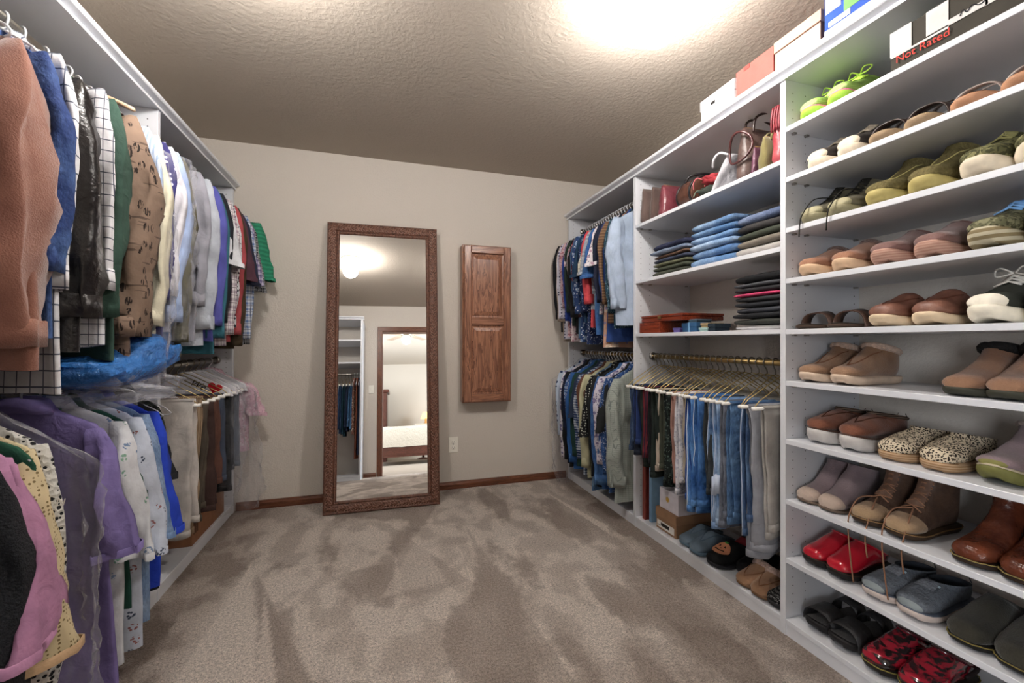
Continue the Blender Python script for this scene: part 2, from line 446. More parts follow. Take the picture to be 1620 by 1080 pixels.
RU = thing('closet_shelving', 'white built-in closet shelving along the right wall with shoe shelves and hanging rods', 'shelving', (XRF, 1.7, 0))
RU.location = (0, 0, 0)
RY = [3.205, 2.262, 1.262, .262]
for y in RY: panel(RU, XRF, XR, y)
box('top_panel', XRF - .001, XR, RY[3] - PT, RY[0] + PT, 2.12, 2.139, WHITE, RU)
crown(RU, XRF, 1, RY[3] - PT - .02, RY[0] + PT + .012)
for a, b in zip(RY, RY[1:]): base(RU, XRF, XR, b + PT, a - PT)
RODX_R, RODZ_U, RODZ_L = 1.60, 2.02, 1.03
rod(RU, RODX_R, RY[1] + PT, RY[0] - PT, RODZ_U, CH); rod(RU, RODX_R, RY[1] + PT, RY[0] - PT, RODZ_L, BRASS)
rod(RU, RODX_R, RY[2] + PT, RY[1] - PT, RODZ_L, BRASS)
Z2 = [1.822, 1.487, 1.168]
for z in Z2: shelf(RU, XRF, XR, RY[2] + PT, RY[1] - PT, z)
ZS = [1.937, 1.745, 1.552, 1.359, 1.166, .970, .748, .519, .296]
for z in ZS: shelf(RU, XRF, XR, RY[3] + PT, RY[2] - PT, z)
ZD = .062

LU = thing('closet_shelving', 'white built-in closet shelving with two clothes rods along the left wall', 'shelving')
LY = [3.205, 2.222, 1.222, .60]
for y in LY: panel(LU, XLF, XL, y)
box('top_panel', XLF + .001, XL, LY[3] - PT, LY[0] + PT, 2.12, 2.139, WHITE, LU)
crown(LU, XLF, -1, LY[3] - PT - .02, LY[0] + PT + .012)
RODX_L, RODZ_LL = -1.0, 1.0
for a, b in zip(LY, LY[1:]):
    base(LU, XLF, XL, b + PT, a - PT)
    rod(LU, RODX_L, b + PT, a - PT, RODZ_U, CH); rod(LU, RODX_L, b + PT, a - PT, RODZ_LL, CH)

# third unit against the front wall, seen only in the mirror
FU = thing('closet_shelving', 'white closet unit beside the doorway, seen in the leaning mirror', 'shelving')
FX0, FX1, FYF = -1.27, -.40, .12
for x in (FX0, FX1):
    box('side_panel', x - PT, x + PT, YF, FYF, 0, 2.12, WHITE, FU)
box('top_panel', FX0 - PT, FX1 + PT, YF, FYF, 2.12, 2.139, WHITE, FU)
prism('crown_moulding', [(FYF - a, z) for a, z in [(.02, 2.12), (-.010, 2.12), (-.010, 2.13), (.004, 2.136), (-.030, 2.146), (-.030, 2.158), (.02, 2.158)]], 'x', FX0, FX1 + .03, WHITE, FU)
for z in (1.84, 1.53): box('shelf', FX0 + PT, FX1 - PT, YF, FYF, z - .019, z, WHITE, FU)
box('bottom_shelf', FX0 + PT, FX1 - PT, YF, FYF, .043, .062, WHITE, FU); box('kick_board', FX0 + PT, FX1 - PT, FYF - .022, FYF - .004, 0, .043, WHITE, FU)
tube('hanging_rod', [(FX0, -.0, 1.38), (FX1, -.0, 1.38)], .0155, CH, FU, 12)

# ------------------------------------------------------------------ ceiling globes
def globe(x, y, label):
    t_ = thing('ceiling_light', label, 'light', (x, y, ZC), 0, 'ceiling globe lights')
    lathe('canopy', [(.100, 0), (.100, -.018), (.085, -.034), (.060, -.050), (.046, -.066)], M('plain', '#efece6', rough=.4), t_)
    n = 20; R = .078; pr = [(R * math.sin(a), -.142 + R * math.cos(a)) for a in [.5 + (PI - .502) * i / n for i in range(n + 1)]]
    lathe('glass_globe', pr, M('glow', '#fffaf5', s=GLOBE_POWER), t_, 32)
globe(.985, 1.36, 'white glass globe ceiling light above the right shelving')
globe(-.40, 1.45, 'white glass globe ceiling light reflected at the upper left of the mirror')

# ------------------------------------------------------------------ leaning mirror
MW, MH, FWD = .745, 1.955, .082
mi = thing('floor_mirror', 'tall mirror in an embossed brown frame leaning on the back wall', 'mirror', (.026, 2.992, 0))
mi.rotation_euler = (-math.radians(6.5), 0, -math.radians(1.6))
t = NT('embossed_brown_frame')
ev = t.voro(62, src=t.mapn((1, 1, 1))); en = t.noise(48, 3, dist=2.2)
k = t.math('ADD', t.math('MULTIPLY', en, .8), t.math('MULTIPLY', ev, .5))
t.col(t.ramp(k, [(.36, lin('#38211a')), (.75, lin('#6e4736'))])); t.set(t.b, Roughness=.4); t.bump(k, .8, .008)
FRM = t.m
ORN = M('leather', '#94654f', '#b08470', rough=.35)
PRF = [(0, .0), (0, -.026), (.006, -.030), (.016, -.026), (.034, -.031), (.052, -.027), (.060, -.022), (.066, -.026), (.074, -.024), (.082, -.014), (.082, .0)]
def frame_piece(name, p0, p1, inn):
    """mitred moulding from p0 to p1, inn = inward direction"""
    p0, p1, inn = Vector(p0), Vector(p1), Vector(inn); d = (p1 - p0).normalized()
    r0 = [p0 + inn * a + d * a + Vector((0, b, 0)) for a, b in PRF]; r1 = [p1 + inn * a - d * a + Vector((0, b, 0)) for a, b in PRF]
    n = max(2, int((p1 - p0).length / .02)); 
    return loft(name, [r0, r1], FRM, mi, True, True, smooth=False)
h = MW / 2
frame_piece('frame_rail', (-h, 0, 0), (h, 0, 0), (0, 0, 1)); frame_piece('frame_rail', (h, 0, MH), (-h, 0, MH), (0, 0, -1))
frame_piece('frame_stile', (h, 0, 0), (h, 0, MH), (-1, 0, 0)); frame_piece('frame_stile', (-h, 0, MH), (-h, 0, 0), (1, 0, 0))
# row of carved scrolls and an inner bead row on every frame side
SV, SF = [], []
def scroll(cx, cz, ang, sg):
    pts = []
    for i in range(9):
        a = i / 8 * 1.6 * PI; r = .0115 * (1 - .07 * i)
        px, pz = r * math.cos(a) * sg, r * math.sin(a)
        pts.append((cx + px * math.cos(ang) - pz * math.sin(ang), -.030, cz + px * math.sin(ang) + pz * math.cos(ang)))
    v, f = tube_data(pts, [.0036 - .0002 * i for i in range(9)], 4); k = len(SV); SV.extend(v); SF.extend([tuple(i + k for i in q) for q in f])
def bead(cx, cz):
    k = len(SV); r = .0032
    SV.extend([(cx + r, -.026, cz), (cx, -.026, cz + r), (cx - r, -.026, cz), (cx, -.026, cz - r), (cx, -.0295, cz)])
    SF.extend([(k, k + 1, k + 4), (k + 1, k + 2, k + 4), (k + 2, k + 3, k + 4), (k + 3, k, k + 4)])
nS = 84
for i in range(nS):
    z = .04 + (MH - .08) * i / (nS - 1)
    for sx in (-1, 1): scroll(sx * (h - .021), z, PI / 2 * (i % 4), 1 if i % 2 else -1); scroll(sx * (h - .043), z + .011, PI / 2 * ((i + 2) % 4), -1 if i % 2 else 1)
nB = 30
for i in range(nB):
    x = -h + .08 + (MW - .16) * i / (nB - 1)
    for z, sg in ((0, 1), (MH, -1)): scroll(x, z + sg * .021, PI / 2 * (i % 4), 1 if i % 2 else -1); scroll(x + .01, z + sg * .043, PI / 2 * ((i + 2) % 4), -1 if i % 2 else 1)
for i in range(190):
    z = .07 + (MH - .14) * i / 189
    for sx in (-1, 1): bead(sx * (h - .07), z)
for i in range(62):
    x = -h + .07 + (MW - .14) * i / 61
    for z in (.07, MH - .07): bead(x, z)
o = mesh('carved_ornament', SV, SF, ORN, mi); o['kind'] = 'stuff'
mm = NT('mirror_glass'); mm.set(mm.b, Metallic=1.0, Roughness=.0); mm.col((.93, .94, .94, 1))
box('mirror_glass', -h + .076, h - .076, -.016, -.010, .076, MH - .076, mm.m, mi)
box('backing_board', -h + .01, h - .01, -.004, .004, .01, MH - .01, M('card', '#5b4636'), mi)

# ------------------------------------------------------------------ oak wall cabinet and outlet
wc = thing('wall_cabinet', 'dark oak wall cabinet with a two-panel door on the back wall', 'cabinet', (.782, YB, .66))
OKF = wood('stained_oak', '#a8765c', '#523024', 2, .55, .28); OKX = wood('stained_oak_rail', '#a8765c', '#523024', 0, .55, .28)
box('case', -.190, .190, -.085, 0, 0, 1.185, OKF, wc, .003)
dr = box('door', -.176, .176, -.096, -.0855, .012, 1.173, OKF, wc)
box('stile', -.180, -.126, -.114, -.0962, .008, 1.177, OKF, dr, .005); box('stile', .126, .180, -.114, -.0962, .008, 1.177, OKF, dr, .005)
for z0, z1 in ((.008, .064), (.582, .640), (1.121, 1.177)): box('rail', -.126, .126, -.1135, -.0963, z0, z1, OKX, dr, .005)
def raised(z0, z1):
    x = .126; rr = [(x, -.098), (x - .008, -.097), (x - .012, -.0965), (x - .016, -.101), (x - .04, -.109), (x - .043, -.111)]
    rings = [[(-a, y, z0 + (x - a)), (a, y, z0 + (x - a)), (a, y, z1 - (x - a)), (-a, y, z1 - (x - a))] for a, y in rr]
    loft('raised_panel', rings, OKF, dr, False, True, smooth=False)
raised(.066, .580); raised(.642, 1.119)
ol = thing('wall_outlet', 'white power outlet low on the back wall beside the mirror', 'outlet', (.538, YB, .335))
PLA = M('plain', '#efece2', rough=.35)
box('cover_plate', -.036, .036, -.006, 0, -.058, .058, PLA, ol, .002)
for zz in (-.02, .02):
    s_ = lathe('socket', [(.0165, 0), (.0165, .002), (.015, .003)], PLA, ol, 18); s_.rotation_euler = (PI / 2, 0, 0); s_.location = (0, -.006, zz)
    multibox('slots', [(-.0075, -.005, .003, -.0098, 0, 0)] and [(-.0075, -.0055, -.0096, -.009, zz - .002, zz + .007), (.0055, .0075, -.0096, -.009, zz - .001, zz + .006), (-.002, .002, -.0096, -.009, zz - .011, zz - .007)], DARK, ol)
box('screw', -.002, .002, -.0068, -.006, -.002, .002, CH, ol)
sw = thing('light_switch', 'white light switch beside the doorway, seen in the mirror', 'switch', (-.295, YF, 1.2))
box('cover_plate', -.036, .036, 0, .006, -.058, .058, PLA, sw, .002); box('toggle', -.005, .005, .006, .016, -.012, .010, PLA, sw, .002)

# ------------------------------------------------------------------ bedroom beyond the doorway (seen in the mirror)
BX0, BX1, BY0 = -2.6, 3.3, -6.2
BW = wall_mat('pale_bedroom_paint', '#d6cec2', .3, 90)
yb = YF - TH
struct(box('floor', BX0, BX1, BY0, YF - TH + .0, -.06, -.0, M('knit', '#b8aa9b')))
struct(box('ceiling', BX0, BX1, BY0, yb, 2.6, 2.7, BW))
struct(box('wall_bedroom_back', BX0, BX1, BY0 - .1, BY0, -.1, 2.6, BW))
struct(multibox('wall_bedroom_left', [(BX0 - .1, BX0, BY0, yb, -.1, .75), (BX0 - .1, BX0, BY0, yb, 2.15, 2.6), (BX0 - .1, BX0, BY0, -3.6, .75, 2.15), (BX0 - .1, BX0, -1.6, yb, .75, 2.15)], BW))
struct(multibox('wall_bedroom_right', [(BX1, BX1 + .1, BY0, yb, -.1, .75), (BX1, BX1 + .1, BY0, yb, 2.15, 2.6), (BX1, BX1 + .1, BY0, -3.6, .75, 2.15), (BX1, BX1 + .1, -1.6, yb, .75, 2.15)], BW))
struct(multibox('wall_bedroom_front', [(BX0, XL - TH, yb - .01, yb, -.1, 2.6), (XR + TH, BX1, yb - .01, yb, -.1, 2.6), (XL - TH, XR + TH, yb - .01, yb, ZC, 2.6)], BW))
for k, x in enumerate((BX0 - .06, BX1 + .06)):
    wn = bpy.data.objects.new('window_%d' % (k + 1), None); C.objects.link(wn); struct(wn)
    for nm, b in (('frame_bar', (x - .03, x + .03, -3.6, -1.6, .75, .81)), ('frame_bar', (x - .03, x + .03, -3.6, -1.6, 2.09, 2.15)), ('frame_bar', (x - .03, x + .03, -3.6, -3.54, .75, 2.15)), ('frame_bar', (x - .03, x + .03, -1.66, -1.6, .75, 2.15)), ('frame_bar', (x - .03, x + .03, -2.63, -2.57, .75, 2.15))):
        box(nm, *b, WHITE, wn)
CHERRY = wood('cherry_bedroom_wood', '#5e3327', '#2b1510', 0)
CHERZ = wood('cherry_bedroom_wood_upright', '#5e3327', '#2b1510', 2)
bd = thing('bed', 'wooden bed with a pale quilt, seen through the doorway in the mirror', 'bed', (.60, -3.95, 0))
# side rail towards the closet, posts, slats and the quilted cover
box('side_rail', -1.1, 1.1, .78, .82, .16, .40, CHERRY, bd, .004); box('side_rail', -1.1, 1.1, -.82, -.78, .16, .40, CHERRY, bd, .004)
for x in (-.75, 0.05, .8): box('rail_panel', x - .33, x + .33, .82, .826, .20, .36, CHERRY, bd, .003)
for x in (-1.1, 1.1):
    for y in (-.8, .8): box('bed_post', x - .035, x + .035, y - .035, y + .035, 0, .45, CHERZ, bd, .004)
box('footboard', -1.13, -1.07, -.8, .8, .16, .55, CHERZ, bd, .004); box('headboard', 1.07, 1.13, -.8, .8, .16, 1.2, CHERZ, bd, .004)
t = NT('pale_quilt'); t.col(lin('#cbc5b9')); t.set(t.b, Roughness=.9); t.bump(t.noise(18, 3, dist=1.2), .6, .03); QUILT = t.m
rings = []
for i in range(23):
    x = -1.07 + 2.12 * i / 22; dn = .02 * nz(x * 3, 1, 1)
    P = [(-.84, .36 + dn), (-.845, .5), (-.83, .70), (-.78, .77), (-.5, .785), (0, .79), (.5, .785), (.78, .77), (.83, .70), (.845, .5), (.84, .36 + dn)]
    rings.append([(x, y + .012 * nz(x * 6, y * 5, 2), z + .008 * nz(x * 7, y * 7, 4)) for y, z in P])
loft('quilt', rings, QUILT, bd, closed=False)
ns = thing('nightstand', 'small pale table with a thin dark post behind the bed, seen in the mirror', 'table', (.70, -5.6, 0))
box('tabletop', -.3, .3, -.14, .14, .86, .90, M('plain', '#e7dfd2'), ns, .004); tube('post', [(-.08, 0, 0), (-.08, 0, .86)], .03, CHERZ, ns, 10)
lathe('foot', [(.16, 0), (.16, .02), (.04, .05)], CHERZ, ns, 18, (-.08, 0, 0))
tl = thing('table_lamp', 'small lamp with a tan shade on the table behind the bed', 'lamp', (.70, -5.6, .90))
lathe('lamp_base', [(.06, 0), (.06, .015), (.025, .03), (.03, .1), (.015, .14), (.012, .2)], BRASS, tl)
lathe('lamp_shade', [(.14, .13), (.07, .30)], M('glow', '#d7a46a', s=1.1), tl)
ar = thing('armoire', 'tall dark wooden armoire beside the bedroom wall, seen in the mirror', 'wardrobe', (-.66, -5.6, 0))
box('case', -.5, .38, -.3, .3, .08, 1.72, CHERZ, ar, .004); box('cornice', -.54, .43, -.34, .34, 1.72, 1.80, CHERRY, ar, .015)
for x0, x1 in ((-.48, -.07), (-.05, .36)):
    d_ = box('door', x0, x1, .3, .318, .5, 1.68, CHERZ, ar, .004); box('knob', (x1 - .04) if x0 < -.3 else (x0 + .02), (x1 - .02) if x0 < -.3 else (x0 + .04), .318, .338, 1.0, 1.02, BRASS, d_)
for x in (-.45, .33):
    for y in (-.25, .25): box('foot', x - .04, x + .04, y - .04, y + .04, 0, .08, CHERZ, ar)
fan = thing('ceiling_fan', 'ceiling fan with pale blades and a glowing globe, seen in the mirror', 'fan', (.20, -2.0, 2.6))
FM = M('metal', '#b9b2a6'); lathe('canopy', [(.07, 0), (.06, -.05), (.015, -.06)], FM, fan); lathe('downrod', [(.012, -.05), (.012, -.1)], FM, fan, 10)
lathe('motor', [(.04, -.09), (.1, -.11), (.11, -.15), (.09, -.2), (.04, -.22)], FM, fan)
for k in range(5):
    a = 2 * PI * k / 5 + .35
    bl = mesh('blade', boxv(.12, .58, -.06, .06, -.168, -.16), BOXF, M('plain', '#b7a594'), fan, smooth=False); bl.rotation_euler = (0, 0, a)
lathe('glass_globe', [(.09 * math.sin(x), -.27 + .09 * math.cos(x)) for x in [.4 + (PI - .402) * i / 12 for i in range(13)]], M('glow', '#fff6e8', s=6), fan, 24)
# ------------------------------------------------------------------ hangers and clothes
GOLD = M('metal', '#c9b27a', rough=.35); STEEL = M('plain', '#c9cacf', rough=.25, spec=.8); BLK = M('plain', '#222020', rough=.4)
CLEARW = M('plain', '#d8dade', rough=.2); WTUBE = M('plain', '#efede8', rough=.5); LWOOD = wood('pale_hanger_wood', '#dcbfa3', '#b9936f', 0)
_hm = {}
def hook_pts():
    R = .0190
    pts = [(R * math.sin(a), 0, R * math.cos(a)) for a in [-2.0 + 3.9 * i / 9 for i in range(10)]]
    return pts + [(.006, 0, -.026), (0, 0, -.036), (0, 0, -.05)]
def hanger(x, y, z, rz, kind, label, group):
    """origin on the rod centre; arms along local x"""
    o = thing('clothes_hanger', label, 'hanger', (x, y, z), rz, group)
    if kind not in _hm:
        r = {'wire': .0024, 'plastic': .0036, 'wood': .0026, 'pants': .0023, 'black': .0024}[kind]
        v, f = tube_data(smoothpath(hook_pts(), 2), {'wire': .0032, 'pants': .0028}.get(kind, .0032), 5); hk = (v, f)
        s = .205
        if kind == 'wood':
            rings = []
            for i in range(13):
                q = -1 + 2 * i / 12; hx = q * .215; cz = -.052 - .07 * abs(q) ** 1.5; th = .012 - .004 * abs(q)
                rings.append([(hx, .009 * math.cos(a), cz + th * math.sin(a)) for a in [2 * PI * j / 8 for j in range(8)]])
            arm = loft_data(rings, True, True)
        else:
            arm = tube_data([(0, 0, -.05), (.03, 0, -.058), (s * .9, 0, -.145), (s, 0, -.165), (s * .96, 0, -.172), (0, 0, -.172), (-s * .96, 0, -.172), (-s, 0, -.165), (-s * .9, 0, -.145), (-.03, 0, -.058), (0, 0, -.05)], r, 5)
        _hm[kind] = []
        for nm, (v, f) in (('hook', hk), ('arms', arm)):
            me = bpy.data.meshes.new(nm); me.from_pydata([tuple(p) for p in v], [], f); me.shade_smooth()
            me.materials.append({'wire': STEEL, 'plastic': CLEARW, 'wood': STEEL if nm == 'hook' else LWOOD, 'pants': GOLD if nm == 'arms' else M('metal', '#8f897c', rough=.35), 'black': BLK}[kind]); _hm[kind].append((nm, me))
        if kind == 'pants':
            v, f = tube_data([(-.218, 0, -.172), (.218, 0, -.172)], .0078, 8)
            me = bpy.data.meshes.new('cardboard_tube'); me.from_pydata([tuple(p) for p in v], [], f); me.shade_smooth(); me.materials.append(WTUBE); _hm[kind].append(('cardboard_tube', me))
    for nm, me in _hm[kind]: link(nm, me, None, o)
    return o

def sq(a, p): return math.copysign(abs(a) ** p, a)
def garment(x, y, z, rz, name, label, cat, mat, L=.75, W=.215, sl='long', slen=None, T=.017, collar=True, seed=0, mat2=None, group=None, flare=1.0, sT=.024, ndrop=.06, cuffmat=None, sx=.2, lean=.0, low_n=1.0, srx=1.0, dz=0.0):
    rnd = random.Random(seed * 7 + 3); g = thing(name, label, cat, (x, y, z - dz), rz, group)
    zs = -.155; na, nl = 24, 17; ph = rnd.uniform(0, 6); kf = rnd.uniform(2.2, 3.6); rings = []
    for i in range(nl):
        s = (i / (nl - 1)) ** 1.25; zz = -ndrop - s * L
        hx = interp([(-L - 1, W * flare), (-ndrop - L, W * flare), (-.38, W * .97), (zs - .02, W), (zs + .02, W * .90), (-ndrop - .022, .082), (-ndrop, .064)], zz)
        hy = interp([(-L - 1, T * 1.25), (-ndrop - L, T * 1.25), (-.3, T), (zs, T * .75), (-ndrop - .02, .021), (-ndrop, .024)], zz)
        rp = min(1, max(0, (-.1 - zz) / .35)); ring = []
        for j in range(na):
            a = 2 * PI * j / na; px = hx * sq(math.cos(a), .75); py = hy * sq(math.sin(a), .8)
            py += rp * T * low_n * (.75 * math.sin(kf * 2 * px / W + ph + zz * 1.2) + .5 * nz(px * 9, zz * 3, ph))
            px += rp * .012 * nz(zz * 5, ph, math.sin(a))
            ring.append((px + lean * (-zz), py, zz + .012 * rp * s * nz(px * 7, ph, 3)))
        rings.append(ring)
    loft('body', rings, mat, g)
    if collar:
        cr = [(.070, .024, -.004), (.064, .026, .022), (.068, .030, .026), (.082, .036, .004), (.098, .036, -.018), (.094, .030, -.018)]
        loft('collar', [[(a * math.cos(2 * PI * j / 18), b * math.sin(2 * PI * j / 18), -ndrop + c - .006 - .012 * abs(math.cos(2 * PI * j / 18))) for j in range(18)] for a, b, c in cr], mat2 or mat, g)
    if sl != 'none':
        SL = slen or (.60 if sl == 'long' else .24); nsr = 20 if sl == 'long' else 12; NA = 22
        for side in (1, -1):
            rings = []; ph2 = rnd.uniform(0, 6); bend = rnd.uniform(-.25, .25); inn = 1.0 if side == 1 else .72
            for i in range(nsr):
                f = i / (nsr - 1)
                if sl == 'long':
                    cx = sx + .025 * math.sin(min(1, f * 2.2) * PI / 2) - .02 * f; rx = interp([(0, .035), (.06, .05), (.25, .066), (.7, .058), (.92, .05), (1, .046)], f)
                    ry = interp([(0, .012), (.1, sT * .9), (.5, sT), (1, sT * .85)], f)
                    cz = zs + .015 - f * SL; cy = .03 * bend * math.sin(f * PI)
                else:
                    cx = sx - .005 + .05 * f; rx = interp([(0, .035), (.15, .055), (1, .072)], f); ry = interp([(0, .012), (.3, sT), (1, sT * 1.2)], f)
                    cz = zs + .015 - f * SL; cy = .02 * bend * f
                tilt = .0 if sl == 'long' else .3; rx *= srx * inn; cx = cx * (.94 if side == -1 else 1) - (1 - srx) * .02
                ring = []
                for j in range(NA):
                    a = 2 * PI * j / NA; dx = rx * sq(math.cos(a), .8)
                    dy = ry * sq(math.sin(a), .85) * (1 - .55 * abs(math.cos(a)) ** 3); wv = min(1, f * 4); rd_ = 1 - 2 * abs(nz(dx * 24 + ph2, cz * 3.2 + dx * 9, ph2 + side)) * 1.6
                    dy += wv * (1 - .65 * abs(math.cos(a)) ** 4) * ry * (.55 * rd_ + .45 * math.sin(dx * 62 + ph2 + f * 5) - .3 + .3 * nz(dx * 10, cz * 16, ph2))
                    ring.append((side * (cx + dx + .01 * nz(f * 6, ph2, 2) + lean * (-cz)), cy + dy, cz + tilt * dx * .6 * (-1) * (1 if f > .3 else .3) + .004 * nz(a, f * 8, ph2)))
                rings.append(ring)
            s_ = loft('sleeve', rings, mat, g, cap0=True)
            if sl == 'long':
                last = rings[-1]; c0 = Vector((sum(p[0] for p in last) / NA, sum(p[1] for p in last) / NA, last[0][2]))
                def cu(k, dz): return [((p[0] - c0.x) * k + c0.x, (p[1] - c0.y) * k + c0.y, p[2] + dz) for p in last]
                loft('cuff', [cu(1.0, .062), cu(1.1, .06), cu(1.12, .03), cu(1.1, -.004), cu(.98, -.003)], cuffmat or mat, s_)
            else:
                last = rings[-1]
                loft('sleeve_hem', [[(p[0] * .998, p[1] * 1.0, p[2] + .022) for p in last], [(p[0] * 1.004, p[1] * 1.05 + .0015 * math.copysign(1, p[1]), p[2] + .021) for p in last], [(p[0] * 1.006, p[1] * 1.05 + .0015 * math.copysign(1, p[1]), p[2] - .001) for p in last]], cuffmat or mat, s_)
    return g

def trousers(x, y, z, rz, label, mat, L=.58, cx=.075, hw=.115, T=.013, seed=0, group=None, name='trousers', cat='trousers', stitch=None, hem=True, L2=None, bar=.172, taper=.92, roll=False):
    """folded over the hanger bar: two hanging halves"""
    rnd = random.Random(seed * 13 + 5); g = thing(name, label, cat, (x, y, z), rz, group)
    L2 = L2 or L - rnd.uniform(.02, .07); top = -bar + .0085
    for half, (sg, LL) in enumerate(((-1, L), (1, L2))):
        ph = rnd.uniform(0, 6); rings = []; nl = 12
        for i in range(nl):
            s = i / (nl - 1); zz = top - s * LL; w = hw * (1 - (1 - taper) * s) * (1 + .06 * nz(s * 4, ph, 1)); th = interp([(0, .0035), (.04, .0045), (.2, T * .7), (1, T)], s)
            cy = sg * interp([(0, .0045), (.03, .009), (.2, T * .75), (1, T * .8)], s); ring = []
            for j in range(18):
                a = 2 * PI * j / 18; dx = w * sq(math.cos(a), .7); dy = th * sq(math.sin(a), .7)
                dy += min(1, s * 3) * T * (.55 * math.sin(dx * 38 + ph + s * 3) + .5 * nz(dx * 14, s * 5, ph))
                ring.append((cx + dx + .02 * s * math.sin(ph) + .008 * nz(s * 6, ph, 2), cy + dy, zz + (.012 * nz(dx * 9, ph, 1) if i == nl - 1 else 0)))
            rings.append(ring)
        lg = loft('leg', rings, mat, g, cap0=True, cap1=True)
        def band(nm, i0, k, za, zb, m):
            c0 = Vector((sum(p[0] for p in rings[i0]) / 18, sum(p[1] for p in rings[i0]) / 18, 0)); R0 = rings[i0]
            def q(kk, dz): return [((p[0] - c0.x) * (1 + (kk - 1) * .3) + c0.x, (p[1] - c0.y) * kk + c0.y, p[2] + dz) for p in R0]
            loft(nm, [q(1.0, za), q(k, za - .001), q(k, zb + .001), q(1.0, zb)], m, lg)
        if hem: band('hem', nl - 1, 1.07, .03, -.0005, mat)
        if roll: band('rolled_cuff', nl - 4, 1.35, .07, -.01, stitch or mat)
        if stitch and half == 0:
            for sd in (0, 9):
                tube('seam_stitching', [(r[sd][0], r[sd][1] - .002, r[sd][2]) for r in rings], .0022, stitch, lg, 4)
    rings = [[(cx + hw * .98 * sq(math.cos(2 * PI * j / 18), .7), .011 * math.sin(ang), -bar + .0005 + .010 * math.cos(ang)) for j in (0, 9)] for ang in [-PI / 2 + PI * i / 8 for i in range(9)]]
    loft('fold_over_bar', rings, mat, g, closed=False)
    return g

F = lambda c, **k: M('fabric', c, **k)
def D(c1='#3f6aa3', c2='#7ea6d2'): return M('denim', c1, c2)
HG_RU = 'hangers on the upper right rod'; HG_RL = 'hangers on the lower right rod by the back wall'
# rows run from the shelving towards the back wall: (description, kind, material, options)
def row(items, x, z, rz, y0, y1, where, hgroup, hlabel, group, hk='wire', ys=None, seed=0, jit=.10):
    n = len(items); cnt = {}
    for i, (desc, typ, mat, opt) in enumerate(items):
        opt = dict(opt); y = ys[i] if ys else y0 + (y1 - y0) * i / max(1, n - 1)
        rnd = random.Random(seed + i); r = rz + rnd.uniform(-jit, jit); hkk = opt.pop('hk', hk); tw = opt.pop('tw', None)
        if tw is not None: r = rz + tw
        lab = f'{desc}, ' + where.replace('#', ORD[i])
        if hkk: hanger(x, y, z, r, hkk, f'{hlabel} holding the {desc}', hgroup)
        if typ == 'pants': trousers(x, y, z, r, lab, mat, seed=seed + i, group=group, **opt)
        else: garment(x, y, z, r, typ, lab, {'tshirt': 't-shirt', 'shirt': 'shirt', 'jacket': 'jacket', 'sweater': 'sweater', 'blouse': 'blouse', 'tank_top': 'top', 'vest': 'vest', 'dress': 'dress'}[typ], mat, seed=seed + i, group=group, **opt)

